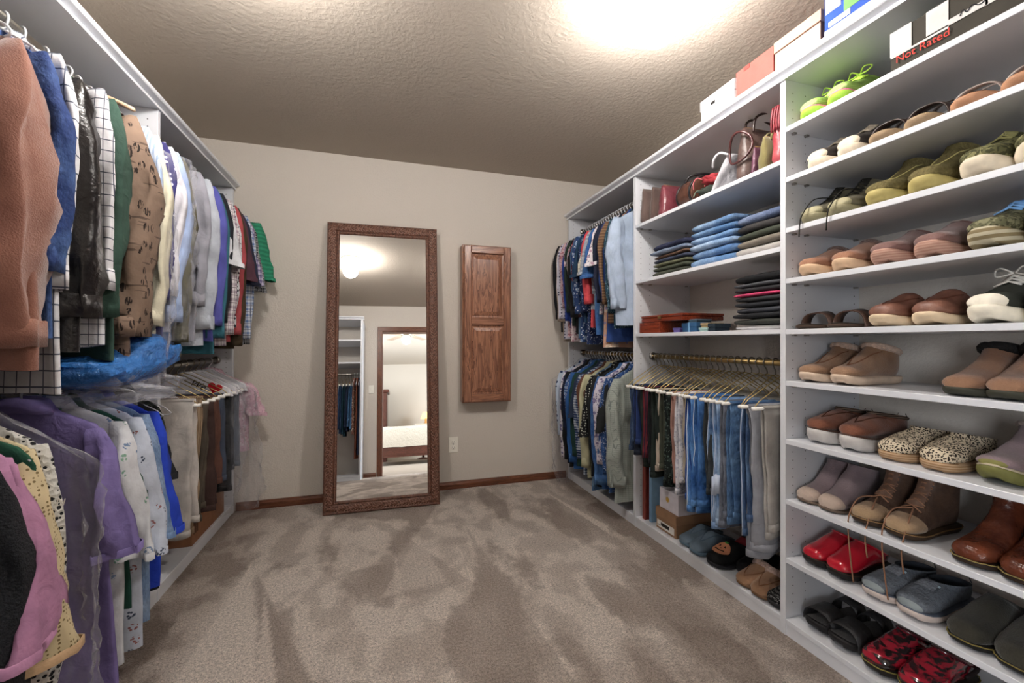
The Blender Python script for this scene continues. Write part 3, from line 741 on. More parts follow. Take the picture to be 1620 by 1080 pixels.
# ---- right bay beside the back wall, upper rod
sh = dict(sl='short'); no = dict(sl='none', collar=False)
RUP = [
 ('light blue chambray shirt with long sleeves', 'shirt', M('vstripe', '#a9bdd8', '#b9cae2', s=.2), dict(L=.74, sT=.042, T=.022, tw=.10, slen=.56)),
 ('dark teal shirt with pale specks', 'shirt', M('floral', '#1f3f4f', '#2c5568', '#8fa9b0', s=.5), dict(L=.76, tw=.1, slen=.58)),
 ('royal blue blouse', 'blouse', F('#27498f'), dict(L=.84, slen=.5)),
 ('brown and tan shirt', 'shirt', M('stripe', '#8d6c4d', '#6b4b35', s=.6), dict(L=.72, tw=.1, slen=.52)),
 ('peach and lilac tie-dyed top', 'tank_top', M('floral', '#d8a58a', '#e7cdb6', '#9f92b8', s=2), dict(L=.88, **no)),
 ('dark navy cardigan', 'sweater', F('#22283f'), dict(L=.7, slen=.5)),
 ('white blouse with pink flowers', 'blouse', M('floral', '#eee6ea', '#c9a3b6', '#6f7a94', s=.7), dict(L=.66, slen=.26, **sh)),
 ('bright blue denim shirt with short sleeves', 'shirt', D('#2f62a8', '#4e86c8'), dict(L=.80, slen=.33, **sh)),
 ('grey and white striped tee', 'tshirt', M('stripe', '#c9cfd8', '#6c7686', s=.3), dict(L=.62, slen=.3, collar=False, **sh)),
 ('coral red ruffled top', 'tank_top', F('#e0454f'), dict(L=.74, sl='long', slen=.5, collar=False)),
 ('cream blouse with small black figures', 'blouse', M('floral', '#e9e4d2', '#e9e4d2', '#3c4038', s=.5), dict(L=.5, slen=.3, **sh)),
 ('navy top with white blossoms', 'blouse', M('floral', '#23335f', '#2d4273', '#c9d3e6', s=.6), dict(L=.86, slen=.55)),
 ('teal navy short-sleeved blouse', 'blouse', F('#20405f'), dict(L=.7, slen=.3, **sh)),
 ('blue and white batik shirt', 'shirt', M('floral', '#2d4a80', '#8fa8cc', '#e4eaf3', s=.9), dict(L=.84, slen=.56)),
 ('denim blue vest with fringe', 'vest', D('#3a5c86', '#6f93b9'), dict(L=.82, slen=.5)),
 ('wine red blouse with speckles', 'blouse', M('floral', '#6b2c3a', '#8b4552', '#d8c3c0', s=.4), dict(L=.66, slen=.4)),
 ('black cardigan', 'sweater', F('#1e1e22'), dict(L=.78, slen=.58)),
 ('dark green jacket', 'jacket', F('#2a3a33'), dict(L=.72, slen=.54)),
 ('pink and grey flowered blouse', 'blouse', M('floral', '#e3d0d4', '#c48d9d', '#4d4b5b', s=.6), dict(L=.84, slen=.42)),
 ('royal blue cardigan', 'sweater', F('#24439b'), dict(L=.74, slen=.6)),
 ('rose flowered shirt', 'shirt', M('floral', '#dcb7bd', '#b7707f', '#5b3b4b', s=.5), dict(L=.8, slen=.5)),
 ('lilac white shirt with dots', 'shirt', M('dots', '#d9d8ea', '#474a6d', s=.8), dict(L=.82, slen=.58)),
 ('taupe linen shirt', 'shirt', F('#b9a898'), dict(L=.84, slen=.6)),
 ('black shirt', 'shirt', F('#202026'), dict(L=.76, slen=.58)),
]
row(RUP, RODX_R, RODZ_U, PI, 2.335, 3.135, 'on upper right rod, # from shelves', HG_RU, 'silver hanger', 'clothes on the upper right rod', seed=100)
RLO = [
 ('sage green checked shirt with long sleeves', 'shirt', M('grid', '#a9b1a9', '#7f8a86', s=.3), dict(L=.84, sT=.04, T=.022, tw=.10, slen=.66)),
 ('blue shirt with white sprigs', 'shirt', M('floral', '#274c86', '#39629f', '#cdd8e6', s=.5), dict(L=.80, slen=.6)),
 ('black tee with short sleeves', 'tshirt', F('#26282a'), dict(L=.62, slen=.33, tw=.1, **sh)),
 ('lavender and white flowered blouse', 'blouse', M('floral', '#dfd9e8', '#8f83ad', '#4b4668', s=.7), dict(L=.74, slen=.56)),
 ('bright blue denim jacket', 'jacket', D('#2f5fa0', '#5587c2'), dict(L=.82, sT=.036, slen=.70)),
 ('black cotton jacket', 'jacket', F('#212325'), dict(L=.82, slen=.66)),
 ('black blouse with white dots', 'blouse', M('dots', '#17191b', '#d9dccb', s=.6), dict(L=.56, slen=.40, sT=.034, **sh)),
 ('denim blue skirt top with black hem', 'tank_top', D('#476f9c', '#7fa3c6'), dict(L=.86, **no)),
 ('pale yellow cardigan', 'sweater', F('#cdcba3'), dict(L=.80, slen=.64)),
 ('rust brown blouse', 'blouse', F('#6e4534'), dict(L=.6, slen=.4)),
 ('navy and white checked shirt', 'shirt', M('plaid', '#2d4a7d', '#c9d3e0', '#1b2748', s=.4), dict(L=.80, slen=.6)),
 ('slate navy polo', 'tshirt', F('#2c3a55'), dict(L=.7, slen=.3, **sh)),
 ('dark green blouse', 'blouse', F('#21443f'), dict(L=.76, slen=.6)),
 ('medium blue shirt', 'shirt', F('#2b66ad'), dict(L=.80, slen=.66)),
 ('blue flowered shirt', 'shirt', M('floral', '#3d5f94', '#8aa5c9', '#d9c9d6', s=.6), dict(L=.74, slen=.5)),
 ('black cardigan with long sleeves', 'sweater', F('#1b1c20'), dict(L=.80, slen=.66)),
 ('dark navy jacket', 'jacket', F('#1d2640'), dict(L=.78, slen=.6)),
 ('white blouse with purple leaves', 'blouse', M('floral', '#e6e3ef', '#7f77a3', '#3d3f5e', s=.9), dict(L=.80, slen=.66, sT=.03)),
 ('light blue spotted blouse', 'blouse', M('dots', '#c3d3e8', '#2c3f6b', s=1.3), dict(L=.72, slen=.5)),
]
row(RLO, RODX_R, RODZ_L, PI, 2.34, 3.10, 'on lower right rod, # from shelves', HG_RL, 'wire hanger on lower right rod', 'clothes on the lower right rod', seed=200)

# ---- right middle bay: trousers over tube hangers
ST = M('plain', '#bfcbe0'); 
RPN = [
 ('pale stone trousers', 'pants', F('#b9b4ae'), dict(L=.52, hw=.05, cx=.12, T=.010, tw=.0)),
 ('grey cotton trousers', 'pants', F('#a3a6b0'), dict(L=.62, hw=.10, cx=.09, T=.018, tw=-.04)),
 ('dark blue jeans with pale whiskers', 'pants', D('#344f7a', '#5d7ea9'), dict(L=.53, stitch=ST)),
 ('medium blue jeans', 'pants', D('#3b6497', '#6690bd'), dict(L=.52)),
 ('grey jeans', 'pants', D('#5a606e', '#7f8696'), dict(L=.55)),
 ('light wash jeans with rolled cuffs', 'pants', D('#5586c4', '#a9c6e8'), dict(L=.57, stitch=ST, roll=True, T=.017)),
 ('washed blue jeans', 'pants', D('#4a7ab8', '#8ab0da'), dict(L=.55, stitch=ST)),
 ('charcoal trousers', 'pants', F('#454a4d'), dict(L=.45)),
 ('bright blue jeans with white side stitching', 'pants', D('#245ea8', '#4e8ad0'), dict(L=.55, stitch=M('plain', '#dfe8f2'), T=.017)),
 ('vivid blue jeans with ladder stitching', 'pants', D('#2b67b2', '#5b97da'), dict(L=.56, stitch=M('plain', '#dfe8f2'), T=.017)),
 ('royal blue trousers', 'pants', F('#2450a0'), dict(L=.50)),
 ('beige trousers', 'pants', F('#c3b49c'), dict(L=.44)),
 ('white crinkled trousers with a blue stripe', 'pants', M('floral', '#e3e3ea', '#c9c9d8', '#9fa6c0', s=.6), dict(L=.50, T=.017)),
 ('salmon pink trousers', 'pants', F('#b98a7c'), dict(L=.47)),
 ('black and green patterned trousers', 'pants', M('floral', '#1c2524', '#33443f', '#5c6f66', s=.6), dict(L=.50)),
 ('olive trousers', 'pants', F('#454a3d'), dict(L=.42)),
 ('pale tan trousers', 'pants', F('#c9b8a6'), dict(L=.44, hw=.1)),
 ('dark green joggers with knit cuffs', 'pants', F('#26312d'), dict(L=.48, T=.018)),
 ('black leggings', 'pants', F('#1d1e21'), dict(L=.42)),
 ('red and navy trousers', 'pants', M('vstripe', '#7a2430', '#2b2a44', s=.6), dict(L=.40)),
 ('dark olive cargo trousers', 'pants', F('#2f3833'), dict(L=.46)),
 ('black and navy trousers', 'pants', F('#1f2738'), dict(L=.40)),
 ('navy trousers', 'pants', F('#28407a'), dict(L=.36)),
 ('dark blue denim trousers', 'pants', D('#2b3f5e', '#42597c'), dict(L=.38)),
]
nP = len(RPN); YP = [1.31 + (2.205 - 1.31) * (i / (nP - 1)) ** .95 for i in range(nP)]
row(RPN, RODX_R, RODZ_L, PI, 0, 0, 'on middle right rod, # from shoe shelves', 'tube hangers on the middle right rod', 'gold wire tube hanger', 'trousers on the middle right rod', hk='pants', ys=YP, seed=300, jit=.12)

# ---- left wall, upper rod (from the near end)
LUP = [
 ('terracotta canvas jacket', 'jacket', M('suede', '#875443', '#a06a55'), dict(L=.86, W=.235, sT=.055, T=.03, slen=.72, tw=-.62, hk='plastic', sx=.205, dz=.05)),
 ('blue denim jacket', 'jacket', D('#263f78', '#4c6ea8'), dict(L=.8, W=.23, sT=.04, slen=.55, tw=-.60, hk='plastic', sx=.205, dz=.03)),
 ('white windowpane shirt', 'shirt', M('grid', '#e4e4e8', '#5c6375', s=1.1), dict(L=.98, slen=.62, hk='plastic', tw=-.58)),
 ('black leather jacket', 'jacket', M('leather', '#120f10', '#231d1d', rough=.3), dict(L=.84, W=.235, sT=.055, T=.03, slen=.66, tw=-.55, hk='plastic', sx=.205, dz=.03)),
 ('white shirt with a fine dark grid', 'shirt', M('grid', '#e6e5ea', '#4b5062', s=.8), dict(L=.86, slen=.6, tw=-.5)),
 ('bottle green shirt', 'shirt', F('#345145'), dict(L=.9, sT=.034, slen=.68, tw=-.48)),
 ('tan shirt printed with dark pine trees', 'shirt', M('trees', '#8c7361', '#2c211c'), dict(L=.9, W=.23, sT=.06, T=.026, slen=.74, tw=-.45, sx=.205)),
 ('light blue striped shirt', 'shirt', M('vstripe', '#cfdcf0', '#9fb7dc', s=.5), dict(L=.84, slen=.5, tw=-.4)),
 ('cream shirt', 'shirt', F('#e6dfc3'), dict(L=.86, sT=.034, slen=.70, tw=-.36)),
 ('indigo shirt with tiny white dots', 'shirt', M('dots', '#3d3a78', '#d9d9ee', s=.7), dict(L=.92, slen=.6, tw=-.34)),
 ('white dress shirt', 'shirt', F('#e6e4ec'), dict(L=.8, sT=.032, slen=.58, tw=-.3)),
 ('pale blue dress shirt', 'shirt', F('#a9c0ea'), dict(L=.86, sT=.045, slen=.68, tw=-.26)),
 ('olive green jacket', 'jacket', F('#68644e'), dict(L=.9, sT=.036, slen=.76, tw=-.24)),
 ('grey heather sweatshirt', 'sweater', F('#9a9aa6'), dict(L=.84, sT=.034, slen=.6, tw=-.15)),
 ('pale grey sweatshirt', 'sweater', F('#b9c0cc'), dict(L=.86, sT=.04, slen=.70)),
 ('periwinkle blue shirt', 'shirt', F('#5a5cb4'), dict(L=.84, sT=.034, slen=.68)),
 ('teal shirt', 'shirt', F('#2e6f80'), dict(L=.9, slen=.74)),
 ('black shirt with long sleeves', 'shirt', F('#22242c'), dict(L=.8, slen=.66)),
 ('plain white tee', 'tshirt', F('#dcdee4'), dict(L=.78, sT=.045, slen=.36, collar=False, **sh)),
 ('white and maroon plaid shirt', 'shirt', M('plaid', '#e6dfe0', '#9a8496', '#53344c', s=.9), dict(L=.86, sT=.034, slen=.72)),
 ('black and white printed shirt', 'shirt', M('floral', '#d9d9de', '#4b4d58', '#23242c', s=.5), dict(L=.84, slen=.68)),
 ('red shirt', 'shirt', F('#b94a50'), dict(L=.84, sT=.03, slen=.72)),
 ('dark brown shirt', 'shirt', F('#4b3d2a'), dict(L=.88, sT=.034, slen=.78)),
 ('maroon shirt', 'shirt', F('#5a3644'), dict(L=.8, slen=.4, **sh)),
 ('navy knit polo', 'tshirt', F('#2b2f45'), dict(L=.84, slen=.42, **sh)),
 ('blue and white checked shirt', 'shirt', M('plaid', '#dfe5f0', '#5f7fb6', '#26345c', s=.8), dict(L=.86, slen=.74)),
 ('purple plaid shirt with short sleeves', 'shirt', M('plaid', '#8a7fae', '#d6d0e4', '#39345c', s=.7), dict(L=.82, slen=.4, **sh)),
 ('black and grey plaid shirt', 'shirt', M('plaid', '#25262b', '#8b8d93', '#e0e0e0', s=.7), dict(L=.86, slen=.44, **sh)),
]
yl = [1.44, 1.515, 1.56, 1.62, 1.71, 1.76, 1.86, 1.925, 1.98, 2.03, 2.065, 2.105, 2.145, 2.285, 2.35, 2.43, 2.48, 2.53, 2.58, 2.635, 2.69, 2.745, 2.80, 2.85, 2.90, 2.955, 3.01, 3.06]
row(LUP, RODX_L, RODZ_U, 0, 0, 0, 'on upper left rod, # from near end', 'hangers on the upper left rod', 'hanger on upper left rod', 'clothes on the upper left rod', ys=yl, seed=400, jit=.07)
hanger(RODX_L, 3.10, RODZ_U, .05, 'wire', 'hanger holding the bright green tee nearest the back wall', 'hangers on the upper left rod')
hanger(RODX_L, 1.81, RODZ_U + .004, -.25, 'wood', 'bare pale wooden hanger on the upper left rod above the green shirt', 'hangers on the upper left rod')
garment(RODX_L, 3.10, RODZ_U, .05, 'tshirt', 'bright green tee with ribbed stripes, nearest the back wall on the upper left rod', 't-shirt', M('stripe', '#1e9a72', '#178562', s=.9), L=.7, sT=.05, sl='short', slen=.36, collar=False, seed=77, sx=.24, group='clothes on the upper left rod')

# ---- left wall, lower rod, near bay
LLO = [
 ('charcoal black sweater', 'sweater', M('knit', '#24262b'), dict(L=.88, W=.235, sT=.06, T=.03, slen=.82, collar=False, tw=-.1, sx=.195, srx=.85)),
 ('pink polo shirt', 'tshirt', F('#c98bb4'), dict(L=.8, W=.235, sT=.06, T=.028, slen=.43, tw=-.12, sx=.195, srx=.8, **sh)),
 ('dark green knit top', 'tank_top', F('#1f5a44'), dict(L=.4, **no)),
 ('cream eyelet blouse with peach lining', 'blouse', M('dots', '#e3cfa0', '#8a7449', s=.35), dict(L=.6, sT=.045, slen=.50, tw=-.1, sx=.19, srx=.75, mat2=F('#dcb58a'), cuffmat=F('#d8b184'), **sh)),
 ('black and white lace blouse', 'blouse', M('lace', '#d9d7cf', '#26262a'), dict(L=.88, sT=.028, slen=.7, tw=-.08, srx=.7, sx=.18, W=.205)),
 ('violet camp shirt with short sleeves', 'shirt', F('#8878ba'), dict(L=.92, W=.225, sT=.04, T=.024, slen=.38, tw=-.10, sx=.195, srx=.72, flare=1.05, **sh)),
 ('white shirt with green and teal leaves', 'shirt', M('flake', '#e1e4ea', '#7fae96', '#7d97bd', s=1.0), dict(L=.86, sT=.03, slen=.44, srx=.75, **sh)),
 ('dark green shirt', 'shirt', F('#1f5244'), dict(L=.7, slen=.26, sx=.175, srx=.6, **sh)),
 ('white shirt with small snowflake motifs', 'shirt', M('flake', '#d3ddf0', '#47546f', '#a86a6a', s=.9), dict(L=.86, W=.225, sT=.04, T=.024, slen=.46, sx=.20, srx=.8, **sh)),
 ('light blue denim shirt', 'shirt', D('#6d8fbd', '#9db7da'), dict(L=.82, sT=.034, slen=.44, sx=.195, srx=.75, **sh)),
 ('royal blue polo', 'tshirt', F('#1f49d8'), dict(L=.74, sT=.04, slen=.44, tw=-.05, sx=.20, srx=.8, **sh)),
 ('black shirt with short sleeves', 'shirt', F('#25262a'), dict(L=.78, slen=.26, W=.19, sx=.165, srx=.7, **sh)),
 ('dark camouflage shirt', 'shirt', M('camo', '#2b302c', '#4b5248', '#191c1a', s=.6), dict(L=.66, slen=.52, W=.18, sx=.14, srx=.7)),
]
yl2 = [1.215, 1.275, 1.315, 1.35, 1.40, 1.62, 1.695, 1.735, 1.785, 1.85, 1.915, 1.98, 2.05]
row(LLO, RODX_L, RODZ_LL, 0, 0, 0, 'on lower left rod, # from near end', 'hangers on the lower left rod', 'wire hanger on lower left rod', 'clothes on the lower left rod', hk='wire', ys=yl2, seed=500, jit=.05)
LPN = [
 ('white cotton trousers', 'pants', F('#cfc8c2'), dict(L=.62, hw=.12, cx=.075, T=.02, bar=.15, taper=1.05)),
 ('tan corduroy trousers', 'pants', M('cord', '#ac8f70'), dict(L=.64, hw=.115, cx=.08, T=.02, bar=.15)),
 ('olive brown trousers', 'pants', F('#5a5044'), dict(L=.6)),
 ('dark brown trousers', 'pants', F('#4a3430'), dict(L=.58)),
 ('reddish brown trousers', 'pants', F('#6a4438'), dict(L=.52)),
 ('slate blue trousers', 'pants', F('#4a5468'), dict(L=.5)),
 ('black trousers', 'pants', F('#1b1c20'), dict(L=.56)),
 ('charcoal trousers', 'pants', F('#3a3c44'), dict(L=.46)),
 ('grey blue trousers', 'pants', F('#5a6474'), dict(L=.5)),
]
row(LPN, RODX_L, RODZ_LL, 0, 0, 0, 'on lower left rod, # past the panel', 'tube hangers on the lower left rod', 'wire tube hanger on left', 'trousers on the lower left rod', hk='pants', ys=[2.29, 2.40, 2.48, 2.55, 2.63, 2.71, 2.79, 2.87, 2.95], seed=600, jit=.05)
# clothes in the third unit, seen in the mirror
FCL = [
 ('dark blue jeans', 'pants', D('#27436b', '#41618b'), dict(L=.62)), ('teal trousers', 'pants', F('#1f4a5c'), dict(L=.66)),
 ('navy trousers', 'pants', F('#22304d'), dict(L=.6)), ('blue jeans', 'pants', D('#2d5a86', '#4b7ba8'), dict(L=.58)),
]
for i, (xx, (de, ty, m_, op)) in enumerate(zip((-.66, -.61, -.57, -.53), FCL)):
    hanger(xx, 0, 1.38, PI / 2, 'pants', 'wire hanger holding ' + de + ' in the unit reflected in the mirror', 'hangers in the reflected unit')
    trousers(xx, 0, 1.38, PI / 2, de + f', {ORD[i]} in the unit reflected in the mirror', m_, seed=900 + i, group='clothes in the reflected unit', **op)
for i, (xx, de, m_, L_) in enumerate(((-.495, 'flowered dress', M('floral', '#8a5a4a', '#d6c6b4', '#27324a', s=.6), .74), (-.455, 'long rust brown scarf dress', F('#8a4a30'), 1.05), (-.425, 'dark blue dress', F('#1f2d4a'), 1.0))):
    hanger(xx, 0, 1.38, PI / 2, 'wire', 'wire hanger holding the ' + de + ' in the reflected unit', 'hangers in the reflected unit')
    garment(xx, 0, 1.38, PI / 2, 'dress', de + ' hanging in the unit reflected in the mirror', 'dress', m_, L=L_, W=.15, sl='none', T=.013, collar=False, seed=950 + i, group='clothes in the reflected unit')
# ------------------------------------------------------------------ shoes
VAMP = [(0, 0, 0, .010, .010), (.012, 0, .006, .024, .024), (.05, 0, .035, .040, .037), (.13, 0, .10, .050, .046), (.25, 0, .20, .058, .0505), (.36, 0, .29, .068, .050)]
PROF = {
 'mule': VAMP + [(.46, 0, .36, .078, .048), (.56, 0, .41, .085, .046), (.66, .001, .45, .089, .044)],
 'clog': VAMP + [(.46, 0, .37, .080, .048), (.58, 0, .43, .088, .045), (.72, 0, .47, .093, .042), (.86, 0, .49, .095, .041), (.96, .003, .50, .096, .037), (1.0, .016, .505, .096, .036), (1.0, .028, .51, .096, .036)],
 'low': VAMP + [(.48, 0, .38, .078, .047), (.66, 0, .44, .089, .042), (.84, 0, .475, .096, .040), (.96, .004, .49, .099, .037), (1.0, .028, .50, .101, .036), (.995, .060, .505, .102, .036)],
 'ankle': VAMP + [(.48, 0, .37, .085, .047), (.66, 0, .44, .102, .043), (.84, 0, .485, .118, .041), (.96, .004, .51, .128, .038), (1.0, .03, .53, .136, .038), (.995, .07, .55, .140, .040), (.985, .105, .56, .142, .041)],
 'boot': VAMP + [(.48, 0, .37, .085, .047), (.66, 0, .44, .105, .043), (.84, 0, .49, .125, .041), (.96, .004, .52, .145, .039), (1.0, .035, .54, .160, .040), (1.0, .08, .555, .175, .042), (.99, .125, .56, .185, .044), (.985, .175, .56, .192, .046)],
 'slip': VAMP + [(.48, 0, .36, .073, .047), (.66, 0, .40, .078, .043), (.84, 0, .425, .081, .041), (.96, .004, .435, .082, .038), (1.0, .025, .44, .083, .037), (1.0, .057, .45, .084, .037)],
 'flat': VAMP[:5] + [(.36, 0, .28, .060, .048), (.5, 0, .33, .064, .046), (.7, 0, .36, .066, .042), (.86, 0, .38, .066, .040), (.96, .004, .39, .066, .037), (1.0, .025, .40, .066, .036), (1.0, .045, .41, .066, .036)],
}
WT = [(0, .010), (.015, .021), (.05, .034), (.12, .0435), (.22, .0490), (.32, .0500), (.45, .0460), (.6, .0415), (.75, .0400), (.88, .0380), (.95, .0310), (.985, .0200), (1.0, .009)]
def cat5(rows, n=3):
    out = []
    for i in range(len(rows) - 1):
        p0, p1, p2, p3 = rows[max(i - 1, 0)], rows[i], rows[i + 1], rows[min(i + 2, len(rows) - 1)]
        for k in range(n):
            t_ = k / n; out.append(tuple(.5 * (2 * b + (c - a) * t_ + (2 * a - 5 * b + 4 * c - d) * t_ * t_ + (3 * b - a - 3 * c + d) * t_ ** 3) for a, b, c, d in zip(p0, p1, p2, p3)))
    out.append(rows[-1]); return out
def spring_z(s, sp): return sp * max(0, (.28 - s) / .28) ** 2
def sole_rings(L, wd, foot, z0, z1, grow0, grow1, sp, heel=0):
    S = [p[0] for p in WT]; pts = []
    ss = []
    for a, b in zip(S, S[1:]): ss += [a, (a + b) / 2]
    ss.append(1.0)
    def ring(zf, gr, top):
        r = []
        for sd in (1, -1):
            for s in (ss if sd == 1 else ss[::-1]):
                y = sd * (interp(WT, s) * wd + gr) + foot * .007 * math.sin(s * PI) * wd
                r.append((L / 2 - s * L + (gr if s < .02 else -gr if s > .98 else 0), y, zf + spring_z(s, sp) + (heel * min(1, max(0, (s - .45) / .2)) if top else 0)))
        return r
    hh = z1 - z0
    if heel: return [ring(z0, grow0 - .004, False), ring(z0 + .002, grow0, False), ring(z0 + .003, grow0, False), ring(z1 - .001, grow1, True), ring(z1, grow1 - .0025, True)]
    return [ring(z0, grow0 - min(.012, hh * .45), False), ring(z0 + hh * .12, grow0 - min(.006, hh * .2), False), ring(z0 + hh * .38, grow0, True), ring(z0 + hh * .75, grow1, True), ring(z1, grow1 - .002, True)]
def shoe(label, y, z, kind, up, sole=('rubber', '#e4ddcf'), th=.022, L=.26, ht=1.0, wd=1.0, foot=1, xt=1.512, yaw=0.0, sp=.012, collar=None, lining='#4a3d35', laces=None, bow=False, tongue=None, toe=None, heel=0, name='shoe', cat='shoe', group=None, straps=None, midsole=None, pull=None, badge=None, fit=True, backstrap=None, stitch=None, welt=None, loops=None):
    g = thing(name, label, cat, (xt + L / 2, y, z), PI + yaw, group)
    smat = sole if not isinstance(sole, tuple) else M(*sole)
    z0 = th - .005
    loft('sole', sole_rings(L, wd, foot, 0, th, .002, .004, sp, heel), smat, g, True, True)
    if midsole: loft('midsole', sole_rings(L, wd, foot, th - .001, th + midsole[0], .003, .001, sp, heel), midsole[1], g, True, True); z0 += midsole[0]
    if welt: 
        rr = sole_rings(L, wd, foot, th - .003, th + .003, .006, .006, sp, heel)[1]; tube('welt_stitching', rr, .0018, welt, g, 4, True)
    hz = lambda s: spring_z(s, sp) + heel * min(1, max(0, (s - .45) / .2))
    if kind == 'sandal' or kind == 'slide':
        fb = loft('footbed', [[(p[0] * .97, p[1] * .94, p[2] + .0035 + (.004 if False else 0)) for p in sole_rings(L, wd, foot, 0, th, .002, .003, sp, heel)[4]], [(p[0] * .95, p[1] * .88, p[2] + .004) for p in sole_rings(L, wd, foot, 0, th, .002, .003, sp, heel)[4]]], M('suede', lining, lining), g, False, True)
        for (s0, s1, hh, cr) in straps:
            rings = []
            for i in range(15):
                a = PI * i / 14; w0 = interp(WT, (s0 + s1) / 2) * wd + .002; yy = w0 * sq(math.cos(a), .75); zz = z0 + hz((s0 + s1) / 2) - .004 + hh * sq(math.sin(a), .8)
                xs0 = L / 2 - s0 * L - cr * math.cos(a) * .02; xs1 = L / 2 - s1 * L - cr * math.cos(a) * .02
                nx = math.cos(a) * .004; nn = math.sin(a) * .004
                rings.append([(xs0, yy, zz - hh * .10 * math.sin(a)), (xs1, yy, zz), (xs1, yy + nx, zz + nn), (xs0, yy + nx, zz + nn - hh * .10 * math.sin(a))])
            loft('strap', rings, up, g, True, True)
    else:
        rows = cat5(PROF[kind]); na = 20; rings = []
        for Bs, Bz, Ts, Tz, w in rows:
            B = Vector((L / 2 - Bs * L, 0, z0 + Bz * ht + hz(Bs) )); T = Vector((L / 2 - Ts * L, 0, z0 + Tz * ht + hz(Bs) * .6))
            sm = (Bs + Ts) / 2; cy = foot * .007 * math.sin(min(1, sm) * PI) * wd; Cn = (B + T) / 2; V = (T - B) / 2; ring = []
            for j in range(na):
                a = 2 * PI * j / na; ca = sq(math.cos(a), .9); sa = sq(math.sin(a), .72)
                # widest low down: foot-like section
                wid = w * wd * (1.0 - .16 * max(0, ca)) 
                ring.append(Cn + V * ca + Vector((0, cy + wid * sa, 0)))
            rings.append(ring)
        u_ = loft('upper', rings, up, g, cap0=True)
        last = rings[-1]; c0 = sum(last, Vector()) / na
        def inset(r, k, dz=0): 
            c = sum(r, Vector()) / na; return [c + (p - c) * k + Vector((0, 0, dz)) for p in r]
        loft('lining', [inset(last, 1.0), inset(last, .90), inset(rings[-3], .86), inset(rings[-6], .82), inset(rings[-9], .76)], M('fabric', lining), g, cap1=True)
        if collar: tube('collar', [tuple(p) for p in inset(last, 1.0 - collar[0] * 4)], collar[0], collar[1], u_, 8, True)
        Tl = [r[0] for r in rings]
        def tpt(q):
            i = q * (len(Tl) - 1); k = min(int(i), len(Tl) - 2); return Tl[k].lerp(Tl[k + 1], i - k)
        def rpt(q, a, out=.0):
            i = q * (len(rings) - 1); k = min(int(i), len(rings) - 2); f_ = i - k; j = a / (2 * PI) * na; j0 = int(math.floor(j)) % na; j1 = (j0 + 1) % na; fj = j - math.floor(j)
            p = rings[k][j0].lerp(rings[k][j1], fj).lerp(rings[k + 1][j0].lerp(rings[k + 1][j1], fj), f_); c = (sum(rings[k], Vector()) / na)
            d = (p - c); return p + d.normalized() * out
        if toe:
            k = toe[0]; n_ = 1 + int(k * (len(rings) - 1))
            loft('toe_cap', [inset(r, 1.018) for r in rings[:n_]], toe[1], u_, cap0=True)
        if stitch:
            tube('apron_seam', [tuple(rpt(.30 + .52 * abs(i / 12 - .5) * 2, (-.95 + 1.9 * i / 12), .001)) for i in range(13)], .0018, stitch, u_, 5)
        if tongue: loft('tongue', [[rpt(q, a, .004 + dz) for a in (-.42, -.2, 0, .2, .42)] for q, dz in ((.45, 0), (.6, .001), (.8, .002), (.98, .003))], tongue, u_, closed=False)
        if laces:
            lm, n_, q0, q1 = laces; paths = []
            for i in range(n_):
                qa = q0 + (q1 - q0) * i / n_; qb = q0 + (q1 - q0) * (i + .75) / n_
                for sg in (1, -1):
                    paths.append([tuple(rpt(qa, sg * -.5, .004)), tuple(rpt((qa + qb) / 2, 0, .008)), tuple(rpt(qb, sg * .5, .004))])
            if bow:
                b = rpt(q1, 0, .010)
                for sg in (1, -1): paths.append([tuple(b + Vector(p)) for p in smoothpath([(0, 0, 0), (.012, sg * .02, .016), (-.002, sg * .038, .012), (.012, sg * .03, -.006), (.002, 0, .002)], 4)])
            tubes('laces', paths, .0024, lm, u_)
        if pull: loft('pull_tab', [[rpt(.995, a, o) + Vector((0, 0, dz)) for o in (.002, .006)] for a, dz in ((PI - .35, 0), (PI - .2, pull[0]), (PI + .2, pull[0]), (PI + .35, 0))], pull[1], u_, True, True)
        if badge: loft('badge', [[rpt(q, a, .0025) for a in badge[2]] for q in badge[1]], badge[0], u_, closed=False)
        if backstrap:
            hx = -L / 2; tube('heel_strap', smoothpath([(hx + .09, .038 * wd, z0 + .03), (hx + .03, .036 * wd, z0 + .045), (hx + .004, 0, z0 + .06), (hx + .03, -.036 * wd, z0 + .045), (hx + .09, -.038 * wd, z0 + .03)], 4), .006, backstrap, g, 6)
        if loops:
            for path in loops: tube('loose_lace', smoothpath(path, 5), .0022, laces[0], u_, 5)
    return g
SU = lambda a, b: M('suede', a, b)
LE = lambda a, b, r=.35: M('leather', a, b, rough=r)
RB = lambda c: M('rubber', c)
def pair(desc, where, ys, z, kind, up, **k):
    """the two shoes of a pair; each label says which of the two"""
    gp = k.pop('group', desc + ' pair'); nm = k.pop('pairnames', ('farther one', 'nearer one'))
    yaws = k.pop('yaws', (0, 0)); xts = k.pop('xts', (k.pop('xt', 1.512),) * 2)
    for i, yy in enumerate(ys): shoe(f'{desc} {where}, {nm[i]}', yy, z, kind, up, foot=1 if i == 0 else -1, group=gp, yaw=yaws[i], xt=xts[i], **k)

